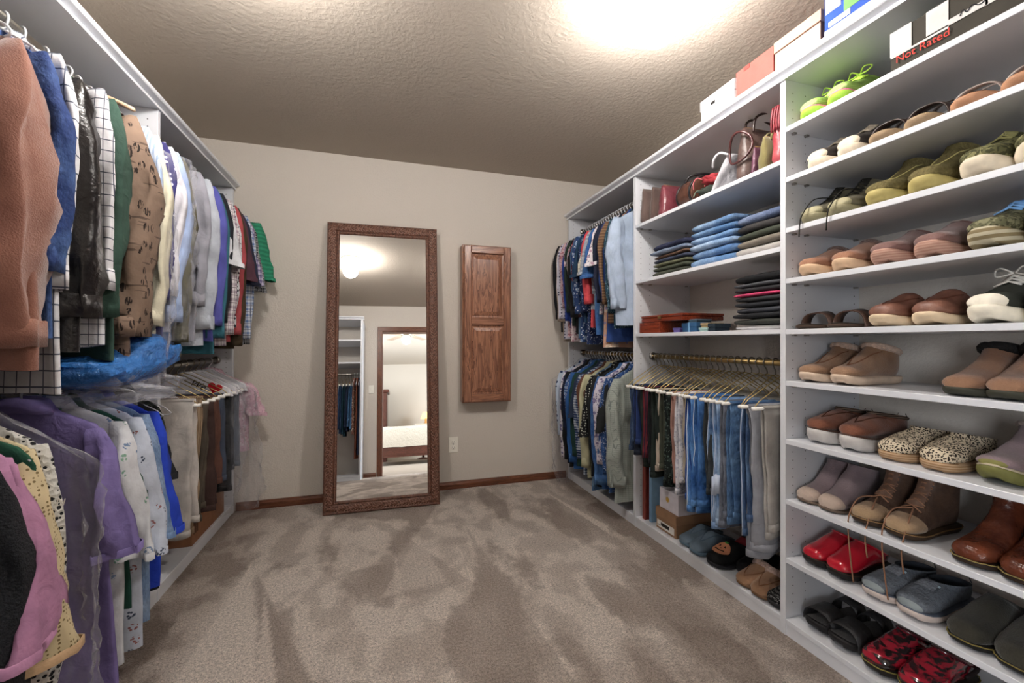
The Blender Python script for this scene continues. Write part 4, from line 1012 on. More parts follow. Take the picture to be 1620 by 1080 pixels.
z = ZS[0] + .0005
pair('neon green running shoe', 'on top shoe shelf', (1.19, 1.085), z, 'low', M('stripe', '#8fbb3e', '#a9d05e', s=.18), sole=RB('#93bd42'), th=.026, L=.27, sp=.02, toe=(.18, M('stripe', '#c2d398', '#93bd42', s=.15)), laces=(M('plain', '#c8f060'), 5, .52, .9), bow=True, midsole=(.006, M('plain', '#e77aa4')), lining='#6a7d3a')
z = ZS[1] + .0005
pair('grey brown sneaker with a cream rubber toe', 'on second shoe shelf', (1.16, 1.05), z, 'low', F('#4c4540'), sole=RB('#d9cbb4'), th=.028, toe=(.20, RB('#d9cbb4')), laces=(M('plain', '#b9ac98'), 6, .48, .92), sp=.014)
pair('dark brown strap sandal', 'on second shoe shelf', (.945, .845), z, 'sandal', LE('#3a2a24', '#57423a'), sole=RB('#9b8468'), th=.022, straps=[(.16, .34, .062, 0), (.52, .60, .09, .4)], name='sandal', cat='sandal', lining='#4a382c', xts=(1.50, 1.50))
pair('copper sandal with a beaded strap', 'on second shoe shelf', (.735, .63), z, 'sandal', M('leather', '#a08a80', '#d9d2cc'), sole=RB('#b98a6a'), th=.020, straps=[(.18, .30, .058, 0), (.45, .52, .075, .3)], name='sandal', cat='sandal', lining='#b07a58', xts=(1.495, 1.495))
z = ZS[2] + .0005
dl = [(.02, .01, .10), (.10, .0, .09), (.15, -.005, .035), (.158, -.01, .0), (.160, -.012, -.05)]
pair('grey olive high-top with black laces', 'on third shoe shelf', (1.175, 1.075), z, 'ankle', F('#77715c'), sole=RB('#8a8467'), th=.024, ht=.85, toe=(.22, RB('#a19b7c')), laces=(M('plain', '#23221f'), 7, .42, .96), lining='#3a362c', loops=[dl], xts=(1.50, 1.50))
pair('olive knit ankle boot', 'on third shoe shelf', (.955, .835), z, 'ankle', M('knit', '#7a6e3f'), sole=RB('#b0a267'), th=.032, ht=.96, L=.275, sp=.016, stitch=M('plain', '#c9bd7f'), lining='#4a431f', xts=(1.50, 1.50))
pair('olive camouflage sneaker', 'on third shoe shelf', (.715, .605), z, 'low', M('camo', '#6a6840', '#8f8b58', '#4a4a2c', s=.35), sole=RB('#dccfb8'), th=.034, sp=.02, laces=(M('plain', '#8a8658'), 5, .5, .9), xts=(1.495, 1.495))
z = ZS[3] + .0005
pair('tan slipper with a brown fleece collar', 'on fourth shoe shelf', (1.19, 1.065), z, 'clog', SU('#a06a4c', '#c08a68'), sole=RB('#d0b090'), th=.030, ht=.88, collar=(.013, M('fleece', '#75574c')), lining='#6a4c40', sp=.016, xts=(1.505, 1.505))
pair('mauve slip-on shoe', 'on fourth shoe shelf', (.94, .82), z, 'low', SU('#7d5850', '#96706a'), sole=M('stripe', '#c89c88', '#b58672', s=.25), th=.032, ht=.9, sp=.018, badge=(M('plain', '#c9b5ac'), (.78, .86, .94), (-.25, 0, .25)), lining='#6a4a44', L=.275, xts=(1.50, 1.50))
shoe('olive trail shoe with blue trim on the fourth shoe shelf', .70, z, 'low', M('camo', '#6b6a4a', '#8d8a66', '#4c4a33', s=.3), sole=M('stripe', '#c9bfa0', '#8f7e58', s=.6), th=.036, sp=.022, laces=(M('plain', '#7fb0e6'), 5, .5, .9), collar=(.006, M('plain', '#5b95dc')), xt=1.495, L=.28)
shoe('olive trail shoe with blue trim at the right edge of the fourth shoe shelf', .585, z, 'low', M('camo', '#6b6a4a', '#8d8a66', '#4c4a33', s=.3), sole=M('stripe', '#c9bfa0', '#8f7e58', s=.6), th=.036, sp=.022, laces=(M('plain', '#7fb0e6'), 5, .5, .9), collar=(.006, M('plain', '#5b95dc')), xt=1.495, L=.28, foot=-1)
z = ZS[4] + .0005
pair('flat brown slide sandal', 'on fifth shoe shelf', (1.195, 1.075), z, 'slide', LE('#5e4438', '#77594a'), sole=RB('#4a3a30'), th=.011, sp=.004, straps=[(.24, .42, .062, .0)], name='slide_sandal', cat='sandal', lining='#6b5040', xts=(1.495, 1.495))
pair('brown backstrap clog', 'on fifth shoe shelf', (.945, .825), z, 'mule', LE('#7a4a38', '#9a6650', .5), sole=RB('#d9c3a4'), th=.026, L=.27, sp=.014, backstrap=LE('#5f392c', '#7a4a38'), stitch=M('plain', '#5f392c'), xts=(1.50, 1.50), lining='#5f4436')
shoe('white rubber-toed sneaker with bow laces on the fifth shoe shelf', .70, z, 'low', F('#3d4038'), sole=RB('#e9e2d0'), th=.034, sp=.016, toe=(.24, RB('#ebe4d3')), laces=(M('plain', '#d9d5cc'), 6, .5, .92), bow=True, xt=1.495, L=.275)
shoe('white rubber-toed sneaker at the right edge of the fifth shoe shelf', .585, z, 'low', F('#3d4038'), sole=RB('#e9e2d0'), th=.034, sp=.016, toe=(.24, RB('#ebe4d3')), laces=(M('plain', '#d9d5cc'), 6, .5, .92), bow=True, xt=1.495, L=.275, foot=-1)
z = ZS[5] + .0005
pair('tan suede shoe lined with fleece', 'on sixth shoe shelf', (1.185, 1.065), z, 'ankle', SU('#8a6446', '#a98262'), sole=RB('#cfb9a4'), th=.028, ht=.80, L=.275, sp=.010, collar=(.012, M('fleece', '#d3b39d')), lining='#8a6a58', stitch=M('plain', '#7a523c'), xts=(1.498, 1.498), pull=(.012, SU('#94694d', '#b5876a')))
pair('brown suede ankle boot with a black knit collar', 'on sixth shoe shelf', (.755, .66), z, 'ankle', SU('#7c5640', '#a37858'), sole=RB('#3a3a30'), th=.020, ht=.86, L=.265, collar=(.014, M('knit', '#1d1b1a')), lining='#1d1b1a', sp=.006, xts=(1.50, 1.50), wd=1.02)
z = ZS[6] + .0005
CHK = M('floral', '#cfd0d4', '#a9a49a', '#e9e7e4', s=.5)
pair('rust suede clog on a chunky white sole', 'on seventh shoe shelf', (1.165, 1.045), z, 'slip', SU('#7a4630', '#95583c'), sole=RB('#c4c0bd'), th=.044, L=.275, ht=.92, sp=.010, collar=(.007, M('stripe', '#2a211d', '#8a7260', s=.2)), midsole=(.007, SU('#4a2c20', '#5e3a2a')), stitch=M('plain', '#4a2a1c'), lining='#1f1a18', pull=(.018, M('plain', '#1c1a1a')))
pair('leopard print slipper', 'on seventh shoe shelf', (.925, .812), z, 'slip', M('leopard', '#cdbfa6', '#2a221e'), sole=M('stripe', '#c9a57e', '#a98256', s=.25), th=.026, L=.265, ht=.92, sp=.004, lining='#cfbfa6', collar=(.004, M('leopard', '#cdbfa6', '#2a221e')))
shoe('mauve suede shoe with an olive rubber toe on the seventh shoe shelf', .69, z, 'ankle', SU('#7f6a6c', '#98828a'), sole=RB('#6d6c3c'), th=.030, L=.28, ht=.84, sp=.02, toe=(.12, RB('#7d7a45')), midsole=(.006, RB('#b5a890')), collar=(.008, M('fleece', '#a08e86')))
shoe('mauve suede shoe with an olive rubber toe at the right edge of the shelf', .575, z, 'ankle', SU('#7f6a6c', '#98828a'), sole=RB('#6d6c3c'), th=.030, L=.28, ht=.84, sp=.02, toe=(.12, RB('#7d7a45')), midsole=(.006, RB('#b5a890')), collar=(.008, M('fleece', '#a08e86')), foot=-1)
z = ZS[7] + .0005
pair('lilac grey suede ankle boot', 'on eighth shoe shelf', (1.20, 1.115), z, 'ankle', SU('#857278', '#9c888c'), sole=RB('#6a5a4e'), th=.010, L=.25, ht=.95, sp=.006, toe=(.30, SU('#b8a090', '#c8b2a2')), lining='#4a3c40', heel=.022, xts=(1.505, 1.505), wd=.92)
ll1 = [(.05, .0, .085), (.10, .02, .07), (.135, .025, .02), (.143, .022, -.03), (.146, .03, -.09)]
ll2 = [(.05, .0, .085), (.09, -.03, .075), (.135, -.03, .03), (.146, -.028, -.02), (.148, -.02, -.11), (.148, -.01, -.19)]
pair('brown lace-up boot with leopard lining', 'on eighth shoe shelf', (1.00, .90), z, 'boot', LE('#4a3428', '#684c38', .6), sole=RB('#3f3023'), th=.020, L=.27, ht=.88, sp=.008, toe=(.34, SU('#96785a', '#b3946c')), laces=(M('plain', '#8a6650'), 7, .40, .96), collar=(.006, M('leopard', '#a88458', '#2a1f18')), lining='#8a6c48', tongue=LE('#6a4a38', '#7f5e48', .6), xts=(1.50, 1.50), loops=[ll1, ll2], wd=.96, welt=M('plain', '#8a6c48'))
pair('glossy cognac leather boot', 'on eighth shoe shelf', (.735, .635), z, 'boot', LE('#4a2012', '#7a3a1c', .2), sole=RB('#2c1f17'), th=.016, L=.275, ht=.95, sp=.006, heel=.012, xts=(1.50, 1.50), welt=M('plain', '#8a7a4a'), lining='#3a241a')
z = ZS[8] + .0005
pair('red patent clog', 'on ninth shoe shelf', (1.175, 1.085), z, 'clog', M('patent', '#b01428'), sole=RB('#1f1b1a'), th=.026, L=.25, ht=.95, sp=.012, lining='#2a1a1a', welt=M('plain', '#3a2a22'), xts=(1.505, 1.505), wd=.95, collar=(.005, M('patent', '#b01428')))
pair('grey woven slip-on shoe', 'on ninth shoe shelf', (.965, .865), z, 'slip', M('knit', '#6c747f'), sole=RB('#cfc0b8'), th=.022, L=.27, ht=.82, sp=.010, toe=(.16, M('fabric', '#8e999c')), midsole=(.005, RB('#59616f')), badge=(M('plain', '#b9cdd8'), (.60, .64, .68), (.25, .4, .55)), lining='#3a414c', tongue=M('knit', '#8a919c'), pull=(.014, M('knit', '#6c747f')), xts=(1.50, 1.50))
pair('dark olive suede clog', 'on ninth shoe shelf', (.745, .645), z, 'clog', SU('#23221d', '#3d3a2e'), sole=RB('#1a1815'), th=.018, L=.275, ht=1.1, sp=.006, welt=M('plain', '#7d6f3c'), lining='#141312', xts=(1.50, 1.50))
z = ZD + .0005
pair('black slide slipper', 'on bottom shoe shelf', (1.165, 1.075), z, 'sandal', LE('#1c1b1d', '#2f2d31', .5), sole=RB('#201e1f'), th=.026, sp=.02, straps=[(.10, .40, .060, .0), (.62, .82, .070, .2)], name='slipper', cat='slipper', lining='#2c2a2c', xts=(1.505, 1.502))
pair('red and black streaked patent clog', 'on bottom shoe shelf', (.965, .86), z, 'clog', M('patent', '#a01c30', '#1d1416'), sole=RB('#241f1a'), th=.024, L=.27, ht=1.0, sp=.010, welt=M('plain', '#8f8244'), lining='#1a1414', collar=(.006, M('patent', '#4a1820')), xts=(1.50, 1.50), backstrap=M('plain', '#231a1a'))
shoe('brown leather sandal on the bottom shoe shelf near the right edge of the frame', .72, z, 'sandal', LE('#4a3626', '#6a4e36'), sole=RB('#4a3a2a'), th=.018, straps=[(.16, .30, .06, 0), (.5, .58, .08, .3)], name='sandal', cat='sandal', lining='#5a4432', xt=1.54)
# bottom of the middle bay
pair('blue grey foam slipper', 'beside the brown shoe box', (1.865, 1.77), z, 'clog', M('fabric', '#6f8496'), sole=RB('#60788a'), th=.018, L=.27, ht=.82, sp=.008, lining='#3c4650', name='slipper', cat='slipper', xts=(1.495, 1.485), yaws=(.12, .08), stitch=M('plain', '#5a6e80'))
shoe('red shoe half hidden behind the blue grey slippers', 1.675, z, 'low', F('#b0303c'), sole=RB('#c0404a'), th=.02, xt=1.575, yaw=.1, ht=.8)
PK = ((1.625, 'beside the blue grey slippers'), (1.555, 'half hidden behind its twin'))
psl = shoe('black slipper with an orange jack-o-lantern face beside the blue grey slippers', 1.655, z, 'clog', M('fabric', '#0d0d0f'), sole=RB('#222226'), th=.018, L=.27, ht=.92, sp=.008, lining='#101012', name='slipper', cat='slipper', xt=1.485, yaw=.12, group='jack-o-lantern slippers', wd=1.08)
shoe('black slipper half hidden between the jack-o-lantern slipper and the tan slippers', 1.545, z, 'clog', M('fabric', '#0d0d0f'), sole=RB('#222226'), th=.018, L=.26, ht=.85, sp=.008, lining='#101012', name='slipper', cat='slipper', xt=1.56, yaw=.05, foot=-1, group='jack-o-lantern slippers')
def on_vamp(u, v, out):
    """point on the slipper front, u across (m), v along from the toe (m)"""
    L = .27; s = v / L; hx = L / 2 - v
    top = interp([(p[2], p[3]) for p in VAMP] + [(.37, .080), (.43, .088), (.47, .093)], s) * .92 + .0165
    w_ = interp([(p[2], p[4]) for p in VAMP] + [(.43, .045)], s) * 1.08
    zz = .0165 + (top - .0165) * (.5 + .5 * max(0, 1 - (abs(u) / w_) ** 2.6) ** .62) if abs(u) < w_ else .02
    return (hx + .25 * out, u, zz + out)
def patch(name, poly, mat, out, parent):
    cu, cv = sum(p[0] for p in poly) / len(poly), sum(p[1] for p in poly) / len(poly); n = len(poly); rings = []
    for k in (1.0, .8, .55, .3, .05): rings.append([on_vamp(cu + (a - cu) * k, cv + (b - cv) * k, out) for a, b in poly])
    loft(name, rings, mat, parent, False, True)
body = [(.042 * math.cos(a) * (1 + .03 * math.cos(6 * a)), .066 + .037 * math.sin(a)) for a in [2 * PI * i / 28 for i in range(28)]]
patch('pumpkin_applique', body, M('fabric', '#d98a5c'), .0035, psl)
BKP = M('plain', '#141210')
patch('pumpkin_eye', [(-.020, .072), (-.008, .074), (-.012, .084)], BKP, .0055, psl); patch('pumpkin_eye', [(.020, .072), (.008, .074), (.012, .084)], BKP, .0055, psl)
patch('pumpkin_nose', [(-.004, .062), (.004, .062), (0, .069)], BKP, .0055, psl)
for i in range(6):
    u0 = -.024 + .008 * i; v0 = .054 - .008 * math.cos((u0 + .004) / .028 * PI / 2)
    patch('pumpkin_mouth', [(u0, v0 + .002 * (i % 2)), (u0 + .0085, v0 + .002 * ((i + 1) % 2)), (u0 + .0085, v0 + .007), (u0, v0 + .007)], BKP, .0055, psl)
patch('pumpkin_stem', [(-.006, .098), (.008, .098), (.012, .108), (.0, .106), (-.01, .108)], M('plain', '#3f8a3c'), .005, psl)
pair('tan suede slipper with a pink fleece cuff', 'by shoe-shelf panel', (1.485, 1.40), z, 'mule', SU('#94694a', '#b08560'), sole=RB('#7a5a40'), th=.014, L=.26, ht=.82, sp=.006, collar=(.016, M('fleece', '#cfae9f')), lining='#c4a294', stitch=M('plain', '#7a543a'), name='slipper', cat='slipper', xts=(1.49, 1.485), yaws=(.12, .12))
shoe('black studded slipper with white bow laces beside the shoe-shelf panel', 1.318, z, 'slip', M('dots', '#161618', '#b9b9b4', s=.18), sole=RB('#2a2a2c'), th=.02, L=.24, ht=.85, sp=.008, lining='#111113', name='slipper', cat='slipper', xt=1.49, wd=.9, laces=(M('plain', '#e6e4e0'), 3, .6, .9), bow=True)
# ------------------------------------------------------------------ boxes
def carton(label, x0, x1, y0, y1, z, h, mat, lid=None, lidh=.03, cat='box', name='shoe_box', group=None, notch=None):
    g = thing(name, label, cat, ((x0 + x1) / 2, (y0 + y1) / 2, z), 0, group); a, b = (x1 - x0) / 2, (y1 - y0) / 2
    box('carton', -a, a, -b, b, 0, h, mat, g, .001)
    if lid is not None: box('lid', -a - .003, a + .003, -b - .003, b + .003, h - lidh, h + .003, lid, g, .001)
    if notch: box('thumb_notch', -a - .0045, -a - .003, notch - .012, notch + .012, h - lidh, h - lidh + .012, DARK, g)
    return g
ZT = 2.1395
wb = carton('white shoe box on top of the right shelving, nearest the back wall', 1.468, 1.77, 1.485, 1.685, ZT, .118, M('card', '#c4c2c4'), M('card', '#cfcdce'), .045, notch=.02)
box('printed_mark', -.1528, -.151, -.08, .02, .012, .022, M('plain', '#8d8d92'), wb)
rb = carton('plain red shoe box on top of the right shelving between white and tan boxes', 1.468, 1.77, 1.292, 1.475, ZT, .135, M('card', '#a3514a'))
box('thumb_notch', -.1525, -.1505, .02, .05, .118, .1355, M('card', '#7a3d38'), rb)
tb = carton('pinkish tan shoe box with a brown lid edge on top of the right shelving', 1.468, 1.77, 1.105, 1.285, ZT, .135, M('card', '#b9a191'), M('card', '#ad907f'), .04)
box('side_band', -.153, .153, -.0915, -.0905, 0, .10, M('card', '#7a5a4c'), tb); box('lid_line', -.156, -.1535, -.092, .092, .094, .097, M('card', '#6a4c40'), tb)
bb = carton('blue box with green and red printed pictures on top of the right shelving', 1.466, 1.78, .80, 1.09, ZT, .16, M('card', '#2a4b9c'))
for nm, y0, y1, z0, z1, c_ in (('white_print', -.145, .145, .0, .045, '#b9bec9'), ('green_print', -.02, .08, .07, .12, '#6aa05a'), ('red_print', -.145, -.03, .05, .10, '#d8605a'), ('white_print', .06, .13, .05, .068, '#e8e8ee'), ('tag_print', .09, .14, .10, .16, '#e6d9b8')):
    box(nm, -.1585, -.157, y0, y1, z0, z1, M('card', c_), bb)
nb = carton('black and white shoe box marked Not Rated on the top shoe shelf', 1.49, 1.80, .585, .905, ZS[0] + .0005, .118, M('card', '#3b3730'))
WC = M('card', '#c8c5c2'); FX = -.156
for y0, y1, z0, z1 in ((.105, .16, .045, .118), (.02, .07, .05, .118), (-.16, -.055, .045, .118), (.02, .158, .040, .046), (-.06, .02, .046, .062)): box('white_print', FX - .0015, FX, y0, y1, z0, z1, WC, nb)
lettering('lettering', 'Not Rated', .030, M('plain', '#d0473f'), nb, (FX - .003, .08, .028), (PI / 2, 0, -PI / 2))
lettering('handwriting', 'DIMPL Ay', .021, M('plain', '#1d1d28'), nb, (FX - .003, -.106, .098), (PI / 2, 0, -PI / 2), shear=.2)
lettering('handwriting', '8', .026, M('plain', '#1d1d28'), nb, (FX - .003, -.085, .064), (PI / 2, 0, -PI / 2))
tube('handwriting', smoothpath([(FX - .003, -.005, .054), (FX - .003, -.012, .066), (FX - .003, -.02, .055), (FX - .003, -.03, .066), (FX - .003, -.045, .056), (FX - .003, -.06, .062)], 4), .0012, M('plain', '#1d1d28'), nb, 4)
# middle bay floor
brb = carton('brown cardboard shoe box with a size label on the closet bottom', 1.515, 1.80, 1.925, 2.095, ZD + .0005, .115, M('card', '#96755a'), M('card', '#9c7b5f'), .045, notch=.0)
box('size_label', -.1445, -.143, -.07, .075, .012, .05, M('card', '#e3e1dc'), brb); box('label_print', -.1455, -.1446, -.03, .04, .024, .042, M('plain', '#2a2724'), brb)
lettering('lettering', '8 M', .016, M('plain', '#2a2724'), brb, (-.1462, .057, .022), (PI / 2, 0, -PI / 2))
wgb = carton('white box with gold emblems stacked on the brown shoe box', 1.53, 1.80, 1.925, 2.085, ZD + .1195, .112, M('card', '#d6d3dc'))
def sunburst(parent, p, rot):
    V, Fc = [(0, 0, 0)], []
    for i in range(24): r = .020 if i % 2 else .011; V.append((r * math.cos(2 * PI * i / 24), r * math.sin(2 * PI * i / 24), 0))
    for i in range(24): Fc.append((0, 1 + i, 1 + (i + 1) % 24))
    o = mesh('gold_emblem', V, Fc, M('plain', '#c9a24a', rough=.4), parent, smooth=False); o.location = p; o.rotation_euler = rot
sunburst(wgb, (-.1358, .01, .06), (PI / 2, 0, -PI / 2)); sunburst(wgb, (-.04, -.0808, .05), (PI / 2, 0, 0))
rw = thing('wooden_board', 'dark red wooden board standing at the end of the trousers rod', 'board', (1.60, 2.20, ZD + .0005))
box('board', -.09, .12, -.012, .012, 0, .40, wood('red_board_wood', '#7a2f26', '#4a1a15', 2), rw, .002); box('edge_strip', -.097, -.09, -.014, .014, 0, .40, wood('red_board_edge', '#8a3a2e', '#5a2019', 2), rw, .002)
lb = thing('blue_folder', 'light blue folder standing beside the dark red board', 'folder', (1.62, 2.155, ZD + .0005)); box('cover', -.10, .12, -.010, .010, 0, .33, M('card', '#86a9c6'), lb, .002)
box('spine', -.104, -.10, -.011, .011, 0, .33, M('card', '#7c9fbe'), lb, .002)
# cardboard box on the left
ab = thing('cardboard_box', 'open brown cardboard box with a black arrow on the bottom of the left shelving', 'box', (-1.085, 2.84, ZD + .0005))
CB = M('card', '#8d6247')
for nm, b in (('box_front', (.157, .160, -.24, .24, 0, .16)), ('box_back', (-.160, -.157, -.24, .24, 0, .16)), ('box_side', (-.157, .157, -.24, -.237, 0, .16)), ('box_side', (-.157, .157, .237, .24, 0, .16)), ('box_bottom', (-.157, .157, -.237, .237, 0, .003))): box(nm, *b, CB, ab)
fl = mesh('flap', [(.160, -.235, .16), (.160, .235, .16), (.19, .235, .20), (.19, -.235, .20), (.157, -.235, .16), (.157, .235, .16), (.187, .235, .202), (.187, -.235, .202)], BOXF, CB, ab, False)
tube('printed_arrow', smoothpath([(.02, -.2415, .075), (.06, -.2415, .055), (.10, -.2415, .062), (.13, -.2415, .085)], 4), [.004] * 13, BKP, ab, 5)
multibox('printed_arrow_head', [(.118, .136, -.2418, -.2402, .082, .09), (.129, .137, -.2418, -.2402, .068, .09)], BKP, ab)
multibox('barcode', [(.1602, .1608, -.215 + .012 * i, -.209 + .012 * i, .05, .12) for i in range(5)], M('plain', '#2b211b'), ab)

# ------------------------------------------------------------------ folded clothes
def folded(label, x0, y0, y1, z, h, mat, depth=.30, seed=0, name='folded_jeans', cat='jeans', group=None, lay=1, sag=0.0):
    rnd = random.Random(seed); g = thing(name, label, cat, (x0 + depth / 2, (y0 + y1) / 2, z), rnd.uniform(-.05, .05), group)
    a, b = depth / 2, (y1 - y0) / 2; lh = h / lay; ph = rnd.uniform(0, 9)
    for k in range(lay):
        rings = []
        for i in range(11):
            yy = -b + 2 * b * i / 10; e = 1 - .3 * abs(yy / b) ** 6; ring = []
            prof = [(-a, .5), (-a + .003, .78), (-a + .011, .95), (-a + .022, 1), (-a * .6, 1), (-a * .2, 1), (a * .3, 1), (a, .9), (a, .1), (a * .3, 0), (-a * .2, 0), (-a * .6, 0), (-a + .022, 0), (-a + .011, .05), (-a + .003, .22)]
            off = .010 * nz(yy * 9, k + ph, 1)
            for px, pz in prof:
                zz = k * lh + lh * (.5 + (pz - .5) * .98 * e) 
                ring.append((px + off + (.004 if k % 2 else 0), yy, zz + (.0035 * nz(px * 9, yy * 9, ph + k) * (1 if 0 < pz < 1.1 and k == lay - 1 else .4)) + sag * (yy / b) ** 2))
            rings.append(ring)
        loft('folded_layer', rings, mat, g, True, True)
    return g
def stack(items, where, x0, y0, y1, z, depth, seed, name, cat, group):
    for i, (desc, mat, h) in enumerate(items):
        rnd = random.Random(seed + i); o1 = rnd.uniform(-.008, .008)
        folded(f'{desc}, {ORD[i]} from the bottom of the stack {where}', x0 + rnd.uniform(-.008, .008), y0 + o1, y1 + o1, z, h - .001, mat, depth, seed + i, name, cat, group)
        z += h
    return z
z2 = Z2[1] + .0008
stack([('folded dark olive jeans', D('#3f4238', '#5c5f50'), .026), ('folded olive green trousers', F('#4c5142'), .026), ('folded khaki green trousers', F('#6a6b52'), .022), ('folded dark slate jeans', D('#363c50', '#4e5670'), .024), ('folded brown trousers', F('#6d5140'), .020), ('folded grey blue jeans', D('#6f7f9c', '#97a6bf'), .026), ('folded dark navy jeans', D('#262a44', '#3c4262'), .034)], 'by the left panel', 1.50, 1.84, 2.11, z2, .30, 10, 'folded_trousers', 'trousers', 'folded trousers by the left panel')
stack([('folded light blue jeans', D('#5f8cc0', '#93b5dc'), .040), ('folded medium blue jeans', D('#5480b8', '#86abd6'), .040), ('folded pale blue jeans', D('#7fa2cc', '#b3cae6'), .034), ('folded sky blue jeans', D('#6a95c8', '#9dbde2'), .032), ('folded washed blue jeans', D('#4f7aac', '#7fa3cc'), .032), ('folded faded blue jeans', D('#5f86b4', '#94b2d2'), .036)], 'of blue jeans', 1.505, 1.535, 1.80, z2, .31, 20, 'folded_jeans', 'jeans', 'folded blue jeans')
stack([('folded pale grey trousers', F('#b9b3ae'), .036), ('folded taupe grey trousers', F('#7d7468'), .034), ('folded dark green trousers', F('#41463a'), .032), ('folded charcoal trousers', F('#3c3a3a'), .036), ('folded slate blue jeans', D('#5a6a8c', '#7f90b2'), .040)], 'by the right panel', 1.515, 1.285, 1.515, z2, .31, 30, 'folded_trousers', 'trousers', 'folded trousers by the right panel')
z3 = Z2[2] + .0008
stack([('folded white tee', F('#d8d5d6'), .022), ('folded charcoal green tee', F('#3c3f3a'), .026), ('folded black tee', F('#232428'), .024), ('folded dark grey tee', F('#42444c'), .026), ('folded slate black tee', F('#2c2e34'), .024), ('folded grey black tee', F('#3a3b3e'), .022), ('folded hot pink top', F('#d8386e'), .016), ('folded charcoal top', F('#333236'), .024), ('folded grey top', F('#55565c'), .018), ('folded jet black top', F('#1a1b1e'), .036)], 'of dark tops', 1.51, 1.285, 1.525, z3, .30, 40, 'folded_tshirt', 't-shirt', 'folded dark tops')
# wooden boxes and small boxes on the lower shelf
RW = wood('polished_red_wood', '#8a3a22', '#571f12', 1, .7, .25)
w1 = thing('wooden_case', 'polished reddish wooden case under the wider one on the lower shelf', 'case', (1.60, 2.13, z3)); box('case_body', -.11, .11, -.095, .095, 0, .062, RW, w1, .003); box('lid_seam', -.1108, -.109, -.0955, .0955, .0605, .0625, M('plain', '#3a140c'), w1)
w2 = thing('wooden_case', 'wide polished wooden case with a brass clasp lying on the smaller case', 'case', (1.62, 2.04, z3 + .063)); box('case_bottom', -.12, .15, -.18, .18, 0, .022, RW, w2, .003); box('case_lid', -.122, .152, -.182, .182, .0225, .038, RW, w2, .004); box('clasp', -.128, -.1225, -.012, .012, .014, .030, BRASS, w2, .001)
for i, (lab, y0, y1, x0, h_, c_, zz) in enumerate((('small violet gift box beside the wooden cases', 1.915, 1.965, 1.53, .022, '#6a5fa0', 0), ('dark blue ribboned box beside the wooden cases', 1.80, 1.905, 1.54, .046, '#2f567c', 0), ('flat teal box lying beside the dark blue box', 1.735, 1.79, 1.55, .018, '#9ab8b4', 0), ('small tan box on the flat teal box', 1.74, 1.79, 1.56, .022, '#a08a68', .0195), ('small black box beside the tan box', 1.685, 1.728, 1.55, .036, '#23303a', 0), ('grey blue jewellery box lying on the dark blue box', 1.81, 1.87, 1.55, .014, '#51626e', .050))):
    q = carton(lab, x0, x0 + .09, y0, y1, z3 + zz, h_, M('card', c_), M('card', c_), h_ * .4, name='small_box')
    if i == 1: box('ribbon', -.0495, .0495, -.006, .006, .0, h_ + .0036, M('plain', '#6f9abf'), q)

# ------------------------------------------------------------------ handbags on the top shelf of the middle bay
z1 = Z2[0] + .0008
def bag(label, x, y, z, w_, t_, h_, mat, rz=0, taper=.8, bulge=1.0, handle=None, seed=0, zipper=None, lean=0.0, flap=None):
    g = thing('handbag', label, 'handbag', (x, y, z), rz); rings = []
    for i in range(12):
        s = i / 11; k = interp([(0, .90), (.08, 1.0), (.5, 1 - (1 - taper) * .4), (1, taper)], s); tk = interp([(0, .85), (.1, 1.0 * bulge), (.5, bulge), (.85, .55), (1, .18)], s); ring = []
        for j in range(24):
            a = 2 * PI * j / 24; ring.append((w_ / 2 * k * sq(math.cos(a), .5) + .006 * nz(s * 5, a, seed), t_ / 2 * tk * sq(math.sin(a), .6) * (1 + .25 * nz(a * 1.5, s * 4, seed)) + lean * s, h_ * s + (.004 * nz(a * 2, seed, 2) if i == 11 else 0)))
        rings.append(ring)
    loft('bag_body', rings, mat, g, True, True)
    if zipper: tube('zipper', [(-w_ / 2 * taper * .9, lean, h_ + .002), (0, lean, h_ + .003), (w_ / 2 * taper * .9, lean, h_ + .002)], .0035, zipper, g, 6)
    if handle:
        for sg in (-1, 1):
            r_, hh, hm = handle; tube('handle', smoothpath([(-r_, sg * t_ * .2 + lean, h_ * .92), (-r_ * .9, sg * t_ * .3 + lean, h_ + hh * .6), (0, sg * t_ * .35 + lean, h_ + hh), (r_ * .9, sg * t_ * .3 + lean, h_ + hh * .6), (r_, sg * t_ * .2 + lean, h_ * .92)], 5), .0055, hm, g, 7)
    if flap: loft('flap', [[(-w_ / 2 * taper, sg_y, zz) for sg_y, zz in ((0, h_),)] + [(w_ / 2 * taper, 0, h_)], [(-w_ / 2 * taper, -t_ * .52, h_ * .55), (w_ / 2 * taper, -t_ * .52, h_ * .55)]], flap, g, closed=False)
    return g
bag('taupe suede handbag against the left panel of the bag shelf', 1.63, 2.205, z1, .28, .055, .205, SU('#5e4a44', '#7a655e'), taper=.92, seed=1)
bag('brown folded suede bag beside the taupe handbag', 1.645, 2.145, z1, .27, .05, .20, SU('#54413c', '#6e5850'), taper=.9, seed=2)
bag('burgundy leather clutch on the bag shelf', 1.64, 2.05, z1, .27, .08, .175, LE('#6e2734', '#8f4650', .3), taper=.9, seed=3, zipper=BRASS)
rbg = thing('handbag', 'round black and brown bowling bag lying on the bag shelf', 'handbag', (1.66, 1.885, z1)); rings = []
for i in range(11):
    yy = -.06 + .12 * i / 10; k = interp([(-.06, .80), (-.052, .95), (-.03, 1), (.03, 1), (.052, .95), (.06, .80)], yy)
    rings.append([(.14 * k * sq(math.cos(a), .8), yy - .25 * (.078 * k * math.sin(a)) , .080 + .078 * k * sq(math.sin(a), .9)) for a in [2 * PI * j / 28 for j in range(28)]])
loft('bag_body', rings, LE('#4a2c22', '#6e4534', .25), rbg, True, True)
